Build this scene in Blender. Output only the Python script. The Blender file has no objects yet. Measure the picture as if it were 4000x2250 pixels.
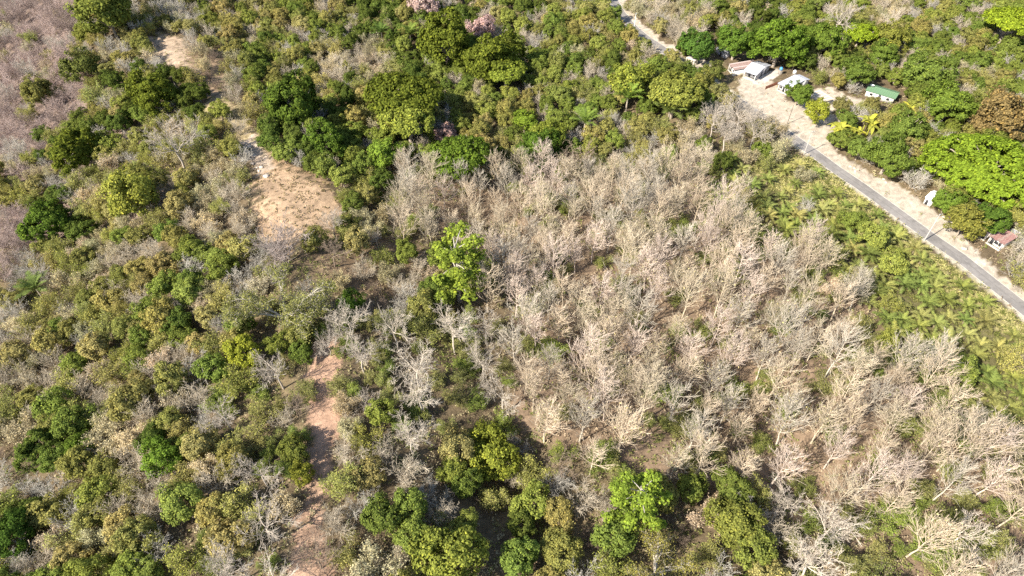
import bpy, math, random
import numpy as np
from math import radians, sin, cos, pi

# ------------------------------------------------------------------ camera, sky, sun, exposure
scene = bpy.context.scene
COL = scene.collection
CAM_H, FOC, PITCH = 130.0, 2500.0, radians(45)       # metres, photo pixels, down from the horizon
cam_data = bpy.data.cameras.new('camera')
cam_data.sensor_width = 36.0
cam_data.lens = FOC / 4000.0 * 36.0
cam_data.clip_start, cam_data.clip_end = 1.0, 6000.0
cam = bpy.data.objects.new('camera', cam_data)
COL.objects.link(cam)
cam.location = (0, 0, CAM_H)
cam.rotation_euler = (pi / 2 - PITCH, 0, 0)
scene.camera = cam

SUN_EL, SHADOW_AZ = radians(38), radians(34)         # shadows fall right and away from the camera
world = bpy.data.worlds.new('World')
scene.world = world
world.use_nodes = True
wn = world.node_tree.nodes
sky = wn.new('ShaderNodeTexSky')
sky.sky_type = 'NISHITA'
sky.sun_disc = False
sky.sun_elevation = SUN_EL
sun_dir = np.array([-cos(SHADOW_AZ) * cos(SUN_EL), -sin(SHADOW_AZ) * cos(SUN_EL), sin(SUN_EL)])  # towards the sun
sky.sun_rotation = math.atan2(sun_dir[0], sun_dir[1])
world.node_tree.links.new(sky.outputs[0], wn['Background'].inputs[0])
wn['Background'].inputs[1].default_value = 0.10
sd = bpy.data.lights.new('sun', 'SUN')
sd.energy, sd.angle, sd.color = 4.8, radians(0.53), (1.0, 0.94, 0.84)
so = bpy.data.objects.new('sun', sd)
COL.objects.link(so)
so.location = (-200, -150, 250)
from mathutils import Vector
so.rotation_euler = Vector(-sun_dir).to_track_quat('-Z', 'Y').to_euler()
vs = scene.view_settings
vs.view_transform, vs.look, vs.gamma, vs.use_curve_mapping = 'Standard', 'None', 1.0, False
vs.exposure = 1.18
scene.cycles.use_denoising = False
scene.cycles.max_bounces = 5
scene.cycles.diffuse_bounces = 3
scene.cycles.transmission_bounces = 3
scene.cycles.glossy_bounces = 1
scene.cycles.transparent_max_bounces = 2

rng = np.random.default_rng(11)
random.seed(11)
S = 4000 / 2576.0                                     # the layout below was read off a 2576 pixel wide view

# ------------------------------------------------------------------ projection and terrain height
CP, SP = cos(PITCH), sin(PITCH)
def rays(px, py):
    x = (np.asarray(px, float) - 2000) / FOC
    y = -(np.asarray(py, float) - 1125) / FOC
    return np.stack([x, CP + y * SP, -SP + y * CP], -1)
def project(x, y, z):
    dz = CAM_H - z
    dep = y * CP + dz * SP
    return 2000 + FOC * x / dep, 1125 - FOC * (y * SP - dz * CP) / dep, dep
RIDGE = np.array([(-48, -100), (-41, 49), (-46, 81), (-49, 107), (-73, 172), (-104, 214), (-152, 274), (-220, 360), (-330, 500)], float)
def ridge_dx(x, y):
    return x - np.interp(y, RIDGE[:, 1], RIDGE[:, 0])
PITS = [(-8., 152., 7., 9.), (56., 90., 8., 9.), (27., 110., 6., 8.), (-2., 72., 6., 7.), (66., 70., 5., 7.)]   # pits added to deepen the shade pockets: x, y, depth, width
def hgt(x, y):
    x = np.asarray(x, float); y = np.asarray(y, float)
    d = ridge_dx(x, y)
    h = np.where(d > 0, 6.5 * np.exp(-(d / 30) ** 2), 6.5 - 26 * (1 - np.exp(-(d / 75) ** 2)))
    for a, b, dp, sg in PITS:
        h = h - dp * np.exp(-((x - a) ** 2 + (y - b) ** 2) / (2 * sg * sg))
    nz = (np.sin(x * .13 + y * .07) + np.sin(y * .17 - x * .05 + 1.3) + np.sin(x * .31 + 2) * np.sin(y * .27) * .8)
    return h + .55 * nz * np.where(d > 0, np.exp(-(d / 45) ** 2), 1)
def ground(px, py, above=0.0):
    """where the line of sight through a photo pixel meets the terrain (or a level above it)"""
    d = rays(px, py)
    t = np.linspace(60, 700, 2600)
    p = np.array([0, 0, CAM_H]) + t[:, None] * d
    f = p[:, 2] - hgt(p[:, 0], p[:, 1]) - above
    i = int(np.argmax(f < 0))
    if i == 0:
        i = len(t) - 1
    a = f[i - 1] / (f[i - 1] - f[i])
    q = p[i - 1] * (1 - a) + p[i] * a
    return np.array([q[0], q[1], q[2] - above])
def G(px, py, z=0.0):
    d = rays(px, py)
    return np.array([0, 0, CAM_H]) + d * (z - CAM_H) / d[2]
def inside(px, py, poly):
    px = np.asarray(px, float); py = np.asarray(py, float)
    c = np.zeros(px.shape, bool)
    n = len(poly)
    for i in range(n):
        x1, y1 = poly[i]; x2, y2 = poly[i - 1]
        if y1 == y2:
            continue
        m = ((y1 > py) != (y2 > py)) & (px < (x2 - x1) * (py - y1) / (y2 - y1) + x1)
        c ^= m
    return c

# ------------------------------------------------------------------ materials
def new_mat(name):
    m = bpy.data.materials.new(name)
    m.use_nodes = True
    nt = m.node_tree
    nt.nodes.clear()
    out = nt.nodes.new('ShaderNodeOutputMaterial')
    return m, nt, out
def nd(nt, kind, **kw):
    n = nt.nodes.new(kind)
    for k, v in kw.items():
        setattr(n, k, v)
    return n
def mixc(nt, a, b, fac, mode='MIX'):
    n = nd(nt, 'ShaderNodeMix', data_type='RGBA', blend_type=mode)
    for sock, v in ((0, fac), (6, a), (7, b)):
        if hasattr(v, 'links'):
            nt.links.new(v, n.inputs[sock])
        else:
            n.inputs[sock].default_value = v if sock == 0 else (*v[:3], 1)
    return n.outputs[2]
def noise(nt, scale, detail=4, coord=None, rough=.6):
    n = nd(nt, 'ShaderNodeTexNoise')
    n.inputs['Scale'].default_value = scale
    n.inputs['Detail'].default_value = detail
    n.inputs['Roughness'].default_value = rough
    if coord is not None:
        nt.links.new(coord, n.inputs['Vector'])
    return n.outputs['Fac']
def ramp(nt, v, lo, hi, a=0., b=1.):
    n = nd(nt, 'ShaderNodeMapRange')
    n.inputs[1].default_value, n.inputs[2].default_value, n.inputs[3].default_value, n.inputs[4].default_value = lo, hi, a, b
    nt.links.new(v, n.inputs[0])
    return n.outputs[0]
def scale_col(nt, c, v):
    n = nd(nt, 'ShaderNodeVectorMath', operation='SCALE')
    nt.links.new(c, n.inputs[0])
    nt.links.new(v, n.inputs['Scale'])
    return n.outputs[0]

def leaf_material():
    m, nt, out = new_mat('leaf')
    oi = nd(nt, 'ShaderNodeObjectInfo')
    at = nd(nt, 'ShaderNodeAttribute', attribute_name='lv')
    k = ramp(nt, at.outputs['Fac'], 0, 1, .55, 1.4)
    c = scale_col(nt, oi.outputs['Color'], k)
    yel = mixc(nt, c, (1.35, 1.1, .55), ramp(nt, at.outputs['Fac'], .8, 1, 0, .45), 'MULTIPLY')
    df = nd(nt, 'ShaderNodeBsdfDiffuse'); tr = nd(nt, 'ShaderNodeBsdfTranslucent'); mx = nd(nt, 'ShaderNodeMixShader')
    mx.inputs[0].default_value = .28
    nt.links.new(yel, df.inputs[0]); nt.links.new(yel, tr.inputs[0])
    nt.links.new(df.outputs[0], mx.inputs[1]); nt.links.new(tr.outputs[0], mx.inputs[2])
    nt.links.new(mx.outputs[0], out.inputs[0])
    return m
def stuff_material():
    m, nt, out = new_mat('undergrowth')
    at = nd(nt, 'ShaderNodeAttribute', attribute_name='col')
    df = nd(nt, 'ShaderNodeBsdfDiffuse'); tr = nd(nt, 'ShaderNodeBsdfTranslucent'); mx = nd(nt, 'ShaderNodeMixShader')
    mx.inputs[0].default_value = .2
    nt.links.new(at.outputs['Color'], df.inputs[0]); nt.links.new(at.outputs['Color'], tr.inputs[0])
    nt.links.new(df.outputs[0], mx.inputs[1]); nt.links.new(tr.outputs[0], mx.inputs[2])
    nt.links.new(mx.outputs[0], out.inputs[0])
    return m
def bark_material():
    m, nt, out = new_mat('bark')
    oi = nd(nt, 'ShaderNodeObjectInfo')
    tc = nd(nt, 'ShaderNodeTexCoord')
    k = ramp(nt, noise(nt, 1.1, 3, tc.outputs['Object']), .25, .75, .7, 1.25)
    df = nd(nt, 'ShaderNodeBsdfDiffuse')
    nt.links.new(scale_col(nt, oi.outputs['Color'], k), df.inputs[0])
    nt.links.new(df.outputs[0], out.inputs[0])
    return m
def plain(name, col, rough=.8, var=.25, scale=1.5, metal=0., streak=None):
    m, nt, out = new_mat(name)
    tc = nd(nt, 'ShaderNodeTexCoord')
    k = ramp(nt, noise(nt, scale, 5, tc.outputs['Object']), .25, .75, 1 - var, 1 + var)
    rgb = nd(nt, 'ShaderNodeRGB'); rgb.outputs[0].default_value = (*col, 1)
    c = scale_col(nt, rgb.outputs[0], k)
    if streak:
        f = ramp(nt, noise(nt, 2.3, 4, tc.outputs['Object']), .45, .62)
        c = mixc(nt, c, streak, f)
    b = nd(nt, 'ShaderNodeBsdfPrincipled')
    b.inputs['Roughness'].default_value = rough
    b.inputs['Metallic'].default_value = metal
    nt.links.new(c, b.inputs['Base Color'])
    nt.links.new(b.outputs[0], out.inputs[0])
    return m
LEAF, BARK, STUFF = leaf_material(), bark_material(), stuff_material()
TWIG = plain('twig', (.34, .27, .20), .9, .3, .8)

# ------------------------------------------------------------------ mesh helpers
def mesh_from(name, verts, faces, mats, fmat=None, attrs=None, smooth=False):
    """faces: list of (k,n) int arrays of equal-sided polygons"""
    me = bpy.data.meshes.new(name)
    verts = np.asarray(verts, np.float32)
    me.vertices.add(len(verts))
    me.vertices.foreach_set('co', verts.ravel())
    faces = [np.asarray(f, np.int32) for f in faces if len(f)]
    tot = np.concatenate([np.full(len(f), f.shape[1], np.int32) for f in faces])
    loops = np.concatenate([f.ravel() for f in faces])
    me.loops.add(len(loops))
    me.loops.foreach_set('vertex_index', loops)
    me.polygons.add(len(tot))
    me.polygons.foreach_set('loop_start', np.concatenate([[0], np.cumsum(tot)[:-1]]).astype(np.int32))
    me.polygons.foreach_set('loop_total', tot)
    for m in mats:
        me.materials.append(m)
    if fmat is not None:
        me.polygons.foreach_set('material_index', np.asarray(fmat, np.int32))
    for k, v in (attrs or {}).items():
        v = np.asarray(v, np.float32)
        if v.ndim == 1:
            a = me.attributes.new(k, 'FLOAT', 'POINT'); a.data.foreach_set('value', v)
        else:
            a = me.attributes.new(k, 'FLOAT_COLOR', 'POINT'); a.data.foreach_set('color', np.hstack([v, np.ones((len(v), 1), np.float32)]).ravel())
    me.update(calc_edges=True)
    if smooth:
        me.shade_smooth()
    return me
class Geo:
    """collects boxes, tubes and quads for ONE mesh"""
    def __init__(s):
        s.v, s.f4, s.f3, s.n = [], [], [], 0
    def add(s, v, f4=None, f3=None):
        v = np.asarray(v, float)
        if f4 is not None and len(f4): s.f4.append(np.asarray(f4) + s.n)
        if f3 is not None and len(f3): s.f3.append(np.asarray(f3) + s.n)
        s.v.append(v); s.n += len(v)
        return s
    def tube(s, pts, rad, k=3):
        pts = np.asarray(pts, float); rad = np.broadcast_to(np.asarray(rad, float), (len(pts),))
        t = np.gradient(pts, axis=0)
        t /= np.linalg.norm(t, axis=1)[:, None] + 1e-9
        ref = np.where(np.abs(t[:, 2:3]) > .9, np.array([[1., 0, 0]]), np.array([[0, 0, 1.]]))
        a = np.cross(t, ref); a /= np.linalg.norm(a, axis=1)[:, None] + 1e-9
        b = np.cross(t, a)
        ang = np.arange(k) * 2 * pi / k
        ring = pts[:, None] + rad[:, None, None] * (a[:, None] * np.cos(ang)[None, :, None] + b[:, None] * np.sin(ang)[None, :, None])
        n = len(pts)
        i = np.arange(n - 1)[:, None] * k; j = np.arange(k)[None]
        j2 = (j + 1) % k
        f = np.stack([i + j, i + j2, i + k + j2, i + k + j], -1).reshape(-1, 4)
        s.add(ring.reshape(-1, 3), f)
        if k > 3 :
            cap = np.array([[(n - 1) * k + q for q in range(4)]]) if k == 4 else None
            if cap is not None:
                s.f4.append(cap + s.n - n * k)
        return s
    def box(s, lo, hi):
        x0, y0, z0 = lo; x1, y1, z1 = hi
        v = [(x0, y0, z0), (x1, y0, z0), (x1, y1, z0), (x0, y1, z0), (x0, y0, z1), (x1, y0, z1), (x1, y1, z1), (x0, y1, z1)]
        return s.add(v, [(0, 3, 2, 1), (4, 5, 6, 7), (0, 1, 5, 4), (1, 2, 6, 5), (2, 3, 7, 6), (3, 0, 4, 7)])
    def mesh(s, name, mat, smooth=False, attrs=None):
        fs = [np.concatenate(f) for f in (s.f4, s.f3) if f]
        return mesh_from(name, np.concatenate(s.v), fs, [mat], attrs=attrs, smooth=smooth)
def link(name, data, parent=None, loc=None, rz=0., color=None):
    o = bpy.data.objects.new(name, data)
    COL.objects.link(o)
    if parent is not None: o.parent = parent
    if loc is not None: o.location = loc
    if rz: o.rotation_euler = (0, 0, rz)
    if color is not None: o.color = (*color, 1)
    return o
def tag(o, label, cat=None, group=None, kind=None):
    if label: o['label'] = label
    if cat: o['category'] = cat
    if group: o['group'] = group
    if kind: o['kind'] = kind
    return o

# ------------------------------------------------------------------ setting: areas of the ground, read off the photograph
def ov(*pts):
    return [(x * S, y * S) for x, y in pts]
ROAD_UP = [(2377 + 39, -60), (2416, 0), (2443, 47), (2474, 85), (2497, 109), (2544, 147), (2593, 178), (2637, 210), (2740, 279), (2860, 360), (3000, 454), (3105, 523), (3194, 586), (3284, 652), (3388, 722), (3486, 792), (3583, 862), (3680, 932), (3777, 998), (3886, 1084), (3940, 1126), (4000, 1173), (4140, 1290)]
P_CLEAR = ov((632, 392), (690, 400), (760, 428), (815, 452), (850, 490), (868, 545), (820, 585), (740, 605), (690, 640), (650, 600), (640, 540), (655, 500), (636, 450))
P_ROCK = ov((600, 350), (640, 345), (665, 385), (690, 420), (660, 445), (632, 420), (610, 392))
P_PATCH = ov((352, 95), (420, 85), (470, 100), (478, 135), (452, 175), (428, 192), (405, 165), (370, 130))
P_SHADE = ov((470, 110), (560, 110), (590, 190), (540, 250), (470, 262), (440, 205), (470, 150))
P_UPTRAIL = ov((480, 268), (545, 248), (590, 268), (625, 310), (655, 350), (632, 362), (600, 325), (560, 295), (500, 300))
P_TRAIL = ov((800, 850), (865, 835), (872, 880), (850, 940), (848, 1000), (862, 1060), (850, 1120), (800, 1120), (770, 1060), (785, 1000), (775, 930), (770, 880))
P_TRAIL2 = ov((770, 1110), (840, 1110), (830, 1200), (815, 1290), (830, 1380), (850, 1500), (690, 1500), (735, 1400), (750, 1300), (770, 1200))
P_BROWN = ov((820, 570), (1000, 590), (1060, 640), (1070, 760), (1000, 800), (900, 800), (860, 720), (800, 680), (770, 640))
P_TEAK = ov((1010, 440), (1300, 400), (1700, 380), (1850, 430), (1900, 560), (2070, 640), (2180, 760), (2200, 880), (2400, 950), (2576, 1100), (2576, 1449), (2300, 1449), (1900, 1250), (1400, 1130), (1290, 1060), (1290, 640), (1010, 560))
P_YARD = [(2890, 300), (2950, 290), (2990, 305), (3050, 335), (3080, 400), (3140, 395), (3180, 430), (3240, 440), (3300, 465), (3240, 530), (3262, 590), (3340, 640), (3420, 690), (3490, 712), (3580, 768), (3680, 850), (3770, 930), (3840, 1005), (3900, 1065), (4000, 1130), (4150, 1240), (4140, 1290), (4000, 1173), (3940, 1126), (3886, 1084), (3777, 998), (3680, 932), (3583, 862), (3486, 792), (3388, 722), (3284, 652), (3194, 586), (3105, 523), (3000, 454), (2930, 408), (2880, 360)]
P_YARD2 = [(3180, 420), (3160, 350), (3240, 340), (3330, 380), (3400, 400), (3370, 430), (3290, 430), (3240, 440)]
P_CONC = [(2920, 285), (2960, 300), (3035, 268), (3062, 285), (2985, 325), (2940, 330)]
P_LOT2 = [(2655, 225), (2720, 222), (2775, 240), (2800, 275), (2740, 290), (2690, 260)]
P_VERGE = [(2416, 0), (2440, -20), (2452, 30), (2500, 85), (2560, 135), (2600, 172), (2640, 178), (2672, 205), (2637, 212), (2593, 178), (2544, 147), (2497, 109), (2474, 85), (2443, 47)]
P_GRASS = [(2950, 590), (3180, 620), (3300, 715), (3640, 985), (3850, 1150), (4100, 1340), (4100, 1440), (3850, 1240), (3620, 1070), (3440, 970), (3250, 880), (3060, 790), (2930, 650)]
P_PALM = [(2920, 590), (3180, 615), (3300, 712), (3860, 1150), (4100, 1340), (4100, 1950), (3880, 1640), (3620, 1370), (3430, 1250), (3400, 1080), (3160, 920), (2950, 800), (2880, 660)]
P_HOUSES = [[(2780, 180), (2890, 185), (2940, 220), (3040, 250), (3060, 285), (2960, 330), (2840, 280)], [(2980, 300), (3110, 270), (3180, 312), (3080, 370), (2985, 365)],
            [(3365, 345), (3430, 310), (3535, 355), (3500, 410)], [(3600, 740), (3645, 725), (3680, 750), (3650, 800), (3605, 785)], [(3815, 900), (3880, 860), (3990, 920), (3930, 975), (3840, 945)], [(3160, 335), (3250, 345), (3250, 410), (3190, 400)]]
ROAD_W = 5.4
road_r = np.array([G(*p)[:2] for p in ROAD_UP])                      # far edge of the asphalt on the ground
tang = np.gradient(road_r, axis=0); tang /= np.linalg.norm(tang, axis=1)[:, None]
nrm = np.stack([tang[:, 1], -tang[:, 0]], 1)                           # towards the camera side
if np.dot(nrm[10], np.array([-1., -.3])) < 0: nrm = -nrm
road_l = road_r + nrm * ROAD_W
road_c = (road_r + road_l) / 2
def dist_road(x, y):
    p = np.stack([np.asarray(x, float), np.asarray(y, float)], -1)
    best = np.full(p.shape[:-1], 1e9)
    for a, b in zip(road_c[:-1], road_c[1:]):
        ab = b - a
        t = np.clip(((p - a) @ ab) / (ab @ ab), 0, 1)
        best = np.minimum(best, np.linalg.norm(p - a - t[..., None] * ab, axis=-1))
    return best
def wob(x, y, s=1.):
    return s * (np.sin(x * .9 + y * .5) + np.sin(y * 1.3 - x * .7 + 2) + .7 * np.sin(x * 2.3 + 1) * np.sin(y * 2.1)) * 6
def area(x, y, poly, w=1.):
    u, v, _ = project(x, y, hgt(x, y))
    return inside(u + wob(x, y, w), v + wob(y, x, w), poly)

# terrain, one sheet: fine in view, coarse out to the horizon
gx = np.concatenate([np.linspace(-1600, -345, 14), np.arange(-330, 330.1, 1.1), np.linspace(345, 1600, 14)])
gy = np.concatenate([np.linspace(-1200, 10, 10), np.arange(22, 400, 1.1), np.linspace(415, 2400, 16)])
X, Y = np.meshgrid(gx, gy)
Z = hgt(X, Y)
nx, ny = len(gx), len(gy)
ii = (np.arange(ny - 1)[:, None] * nx + np.arange(nx - 1)[None]).ravel()
quads = np.stack([ii, ii + 1, ii + nx + 1, ii + nx], 1)
tcol = np.empty((ny, nx, 3)); tcol[:] = (.145, .11, .068)               # leaf litter under the forest
fx = np.sin(X * .05 + 1) * np.sin(Y * .043) + .5 * np.sin(X * .11 + Y * .09)
tcol[fx > .45] = (.19, .145, .085)
slope = ridge_dx(X, Y) < -38
tcol[slope & (Y > 165)] = (.21, .155, .125)
def paint(poly, c, w=1.):
    tcol[area(X, Y, poly, w)] = c
paint(P_TEAK, (.21, .15, .10)); paint(P_BROWN, (.21, .15, .095), 2.5)
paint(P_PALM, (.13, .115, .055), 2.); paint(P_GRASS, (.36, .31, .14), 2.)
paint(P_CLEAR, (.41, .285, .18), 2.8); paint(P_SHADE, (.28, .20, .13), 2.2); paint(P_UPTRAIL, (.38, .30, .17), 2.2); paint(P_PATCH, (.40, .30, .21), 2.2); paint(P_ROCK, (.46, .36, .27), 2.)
paint(P_TRAIL, (.42, .27, .185), 1.4); paint(P_TRAIL2, (.38, .25, .17), 2.5)
dr = dist_road(X, Y)
tcol[(dr < 3.9)] = (.45, .40, .30)
for p in (P_YARD, P_YARD2, P_LOT2, P_VERGE):
    paint(p, (.455, .385, .30), .5)
paint(P_CONC, (.56, .50, .43), .1)
tcol *= (1 + .12 * rng.standard_normal((ny, nx, 1)))
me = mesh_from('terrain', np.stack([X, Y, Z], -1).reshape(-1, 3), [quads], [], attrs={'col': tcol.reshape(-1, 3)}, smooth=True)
m, nt, out = new_mat('earth')
at = nd(nt, 'ShaderNodeAttribute', attribute_name='col'); tc = nd(nt, 'ShaderNodeTexCoord')
n1 = noise(nt, .35, 6, tc.outputs['Object'], .7); n2 = noise(nt, 2.2, 5, tc.outputs['Object'], .7)
c = scale_col(nt, at.outputs['Color'], ramp(nt, n1, .3, .7, .72, 1.25))
c = scale_col(nt, c, ramp(nt, n2, .3, .7, .78, 1.2))
bs = nd(nt, 'ShaderNodeBsdfDiffuse'); nt.links.new(c, bs.inputs[0])
bp = nd(nt, 'ShaderNodeBump'); bp.inputs['Strength'].default_value = .6; bp.inputs['Distance'].default_value = .35
nt.links.new(n2, bp.inputs['Height']); nt.links.new(bp.outputs[0], bs.inputs['Normal']); nt.links.new(bs.outputs[0], out.inputs[0])
me.materials.append(m)
tag(link('ground', me), 'hilly dry forest floor with leaf litter and bare earth', kind='structure')

# road
def strip(name, a, b, z, mat, parent=None):
    n = len(a)
    v = np.concatenate([np.c_[a, np.full(n, z)], np.c_[b, np.full(n, z)]])
    i = np.arange(n - 1)
    return link(name, mesh_from(name, v, [np.stack([i, i + n, i + n + 1, i + 1], 1)], [mat]), parent)
def dense(a, k=8):
    t = np.arange(len(a)); tt = np.linspace(0, len(a) - 1, (len(a) - 1) * k + 1)
    return np.c_[np.interp(tt, t, a[:, 0]), np.interp(tt, t, a[:, 1])]
rr, rl = dense(road_r), dense(road_l)
asph, nt, out = new_mat('asphalt')
tc = nd(nt, 'ShaderNodeTexCoord')
k = ramp(nt, noise(nt, .5, 6, tc.outputs['Object'], .7), .3, .7, .8, 1.2)
k2 = ramp(nt, noise(nt, .06, 3, tc.outputs['Object']), .35, .65, .85, 1.15)
rgb = nd(nt, 'ShaderNodeRGB'); rgb.outputs[0].default_value = (.225, .205, .185, 1)
b = nd(nt, 'ShaderNodeBsdfPrincipled'); b.inputs['Roughness'].default_value = .8
nt.links.new(scale_col(nt, scale_col(nt, rgb.outputs[0], k), k2), b.inputs['Base Color']); nt.links.new(b.outputs[0], out.inputs[0])
na = len(rr)
cross = np.array([0, .06, .14, .3, .5, .7, .86, .94, 1.])
rv = np.concatenate([np.c_[rr * (1 - c) + rl * c, np.full(na, .05)] for c in cross])
ia = np.arange(na - 1)
rq = np.concatenate([np.stack([k * na + ia, (k + 1) * na + ia, (k + 1) * na + ia + 1, k * na + ia + 1], 1) for k in range(len(cross) - 1)])
ed_ = np.concatenate([np.full(na, e) for e in (1, .6, .25, .05, .12, .05, .25, .6, 1)])
edge_at = nd(nt, 'ShaderNodeAttribute', attribute_name='edge')
sp_ = nd(nt, 'ShaderNodeMath', operation='ADD')
nt.links.new(edge_at.outputs['Fac'], sp_.inputs[0]); nt.links.new(noise(nt, .9, 5, tc.outputs['Object'], .7), sp_.inputs[1])
pf = ramp(nt, noise(nt, .11, 6, tc.outputs['Object'], .75), .56, .6, 0, .45)
nt.links.new(mixc(nt, b.inputs['Base Color'].links[0].from_socket, (.12, .11, .10), pf), b.inputs['Base Color'])
sand_f = ramp(nt, sp_.outputs[0], 1.0, 1.5, 0, .9)
nt.links.new(mixc(nt, b.inputs['Base Color'].links[0].from_socket, (.42, .36, .28), sand_f), b.inputs['Base Color'])
road = tag(link('road', mesh_from('road', rv, [rq], [asph], attrs={'edge': ed_})), 'grey two-lane asphalt road', kind='structure')
paint_m = plain('road_paint', (.62, .56, .48), .7, .3, .6)
dn = dense(nrm)
strip('edge_line', rr + dn * .12, rr + dn * .3, .055, paint_m, road)
strip('edge_line', rl - dn * .3, rl - dn * .14, .055, paint_m, road)
strip('wheel_track', rr + dn * 2.55, rr + dn * 2.75, .055, plain('worn_asphalt', (.17, .155, .14), .8, .3, .4), road)

# ------------------------------------------------------------------ plants: shapes
def unit(v):
    return v / (np.linalg.norm(v, axis=-1, keepdims=True) + 1e-9)
def cards(cen, nor, size, aspect=.6, r=None):
    """leaf-sized kite faces"""
    r = r or np.random.default_rng(0)
    n = len(cen)
    ref = unit(r.standard_normal((n, 3)))
    a = unit(np.cross(nor, ref)); b = np.cross(nor, a)
    s = np.broadcast_to(size, (n,))[:, None]
    v = np.stack([cen - a * s, cen + b * s * aspect - a * s * .1, cen + a * s, cen - b * s * aspect + a * s * .1], 1)
    lift = nor * s * .18
    v[:, 0] -= lift; v[:, 2] -= lift
    f = np.arange(4 * n).reshape(n, 4)
    return v.reshape(-1, 3), f
class Plant:
    def __init__(s, seed):
        s.r = np.random.default_rng(seed); s.wood = Geo(); s.trunk = Geo(); s.lv, s.lf, s.la, s.ln = [], [], [], 0; s.tips = []
    def leaves(s, cen, nor, size, aspect=.6):
        cen = np.asarray(cen, float)
        if not len(cen): return
        v, f = cards(cen, unit(nor), size, aspect, s.r)
        s.lv.append(v); s.lf.append(f + s.ln); s.ln += len(v)
        s.la.append(np.repeat(s.r.random(len(cen)), 4))
    def branch(s, p, d, L, rad, spec, lvl=0, geo=None):
        """spec: list of dicts per level: n, ang, ratio, jit, up, segs, start"""
        r = s.r; sp = spec[lvl]; n = sp.get('segs', 4)
        pts = [np.array(p, float)]; d = unit(np.array(d, float))
        for i in range(n):
            d = unit(d + r.standard_normal(3) * sp.get('jit', .15) + np.array([0, 0, sp.get('up', 0.)]))
            pts.append(pts[-1] + d * L / n)
        pts = np.array(pts)
        rr_ = np.linspace(rad, rad * sp.get('taper', .35), n + 1)
        (geo or s.wood).tube(pts, rr_, sp.get('k', 3))
        if lvl + 1 >= len(spec):
            s.tips.append(pts)
            return
        nx_ = spec[lvl + 1]
        m_ = nx_['n']; m_ = int(m_) + (r.random() < m_ % 1)
        az = r.random() * 6.28
        for j in range(m_):
            t = nx_.get('start', .25) + (1 - nx_.get('start', .25)) * (j + r.random()) / m_
            q = t * n; i0 = min(int(q), n - 1); fr = q - i0
            pos = pts[i0] * (1 - fr) + pts[i0 + 1] * fr
            dd = unit(pts[i0 + 1] - pts[i0])
            az += 2.4 + r.normal() * .4
            a = unit(np.cross(dd, unit(r.standard_normal(3)) if abs(dd[2]) < .6 else np.array([cos(az), sin(az), .01])))
            if abs(dd[2]) < .6: pass
            ang = nx_['ang'] * (1 + r.normal() * .2)
            nd_ = dd * cos(ang) + a * sin(ang)
            ll = L * nx_['ratio'] * (1 - nx_.get('fall', .45) * t) * (.75 + .5 * r.random())
            s.branch(pos, nd_, ll, max(rr_[i0] * nx_.get('rr', .5), nx_.get('rmin', .02)), spec, lvl + 1)
    def wood_mesh(s, name, mat):
        return s.wood.mesh(name, mat)
    def leaf_mesh(s, name):
        return mesh_from(name, np.concatenate(s.lv), [np.concatenate(s.lf)], [LEAF], attrs={'lv': np.concatenate(s.la)})
    def both(s, name, mat=None):
        """wood and leaves in one mesh: for shrubs too small in the photo to show their parts"""
        wv = np.concatenate(s.wood.v); wf = np.concatenate(s.wood.f4)
        if s.lv:
            v = np.concatenate([wv] + s.lv); f = np.concatenate([wf, np.concatenate(s.lf) + len(wv)])
            la = np.concatenate([np.full(len(wv), .5)] + s.la)
            return mesh_from(name, v, [f], [mat or TWIG, LEAF], np.r_[np.zeros(len(wf), int), np.ones(len(f) - len(wf), int)], {'lv': la})
        return mesh_from(name, wv, [wf], [mat or BARK])

def clump_crown(P, R, zc, flat, ncl, per, size, rc=.24, low=-.25, inner=.25, rough=.28, ctr=(0, 0)):
    r = P.r
    d = unit(r.standard_normal((ncl * 3, 3))); d = d[d[:, 2] > low][:ncl]
    ph = r.random(6) * 6.28
    lob = .5 + .25 * (np.sin(2 * np.arctan2(d[:, 1], d[:, 0]) + ph[0]) + np.sin(3 * np.arctan2(d[:, 1], d[:, 0]) + ph[1]) * .8 + np.sin(4 * d[:, 2] + ph[2]) * .6)
    rad = R * (1 - rough * lob) * np.where(r.random(len(d)) < inner, r.uniform(.45, .85, len(d)), 1)
    c = d * rad[:, None] * np.array([1, 1, flat]) + np.array([ctr[0], ctr[1], zc])
    crad = R * rc * r.uniform(.65, 1.3, len(c))
    e = unit(r.standard_normal((len(c), per, 3)) + d[:, None] * .75)
    pos = c[:, None] + e * (crad[:, None, None] * r.random((len(c), per, 1)) ** .5) * np.array([1, 1, .75])
    no = unit(e * .7 + d[:, None] * .35 + np.array([0, 0, .35]) + r.standard_normal(e.shape) * .45)
    P.leaves(pos.reshape(-1, 3), no.reshape(-1, 3), size * r.uniform(.7, 1.35, pos.shape[0] * per))
    return c

def limbs_to(P, cl, fork_z, rad, n=9):
    """trunk and main limbs reaching into the crown's clumps"""
    r = P.r
    k = min(n, len(cl))
    fork = np.array([r.normal() * .2, r.normal() * .2, fork_z])
    P.trunk.tube([(0, 0, -.6), (r.normal() * .1, r.normal() * .1, fork_z * .5), fork], [rad * 1.35, rad * 1.05, rad * .9], 6)
    for i in r.choice(len(cl), k, replace=False):
        t = cl[i]; m = fork * .5 + t * .5 + np.array([0, 0, .12 * np.linalg.norm(t - fork)]) + r.standard_normal(3) * .3
        P.trunk.tube([fork, fork * .55 + m * .45 + r.standard_normal(3) * .1, m, m * .4 + t * .6 + r.standard_normal(3) * .2, t], [rad * .6, rad * .45, rad * .33, rad * .22, rad * .1], 4)

PROTO = {}
def reg(kind, R, zc, parts, single=False):
    PROTO.setdefault(kind, []).append(dict(R=R, zc=zc, parts=parts, single=single))

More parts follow.
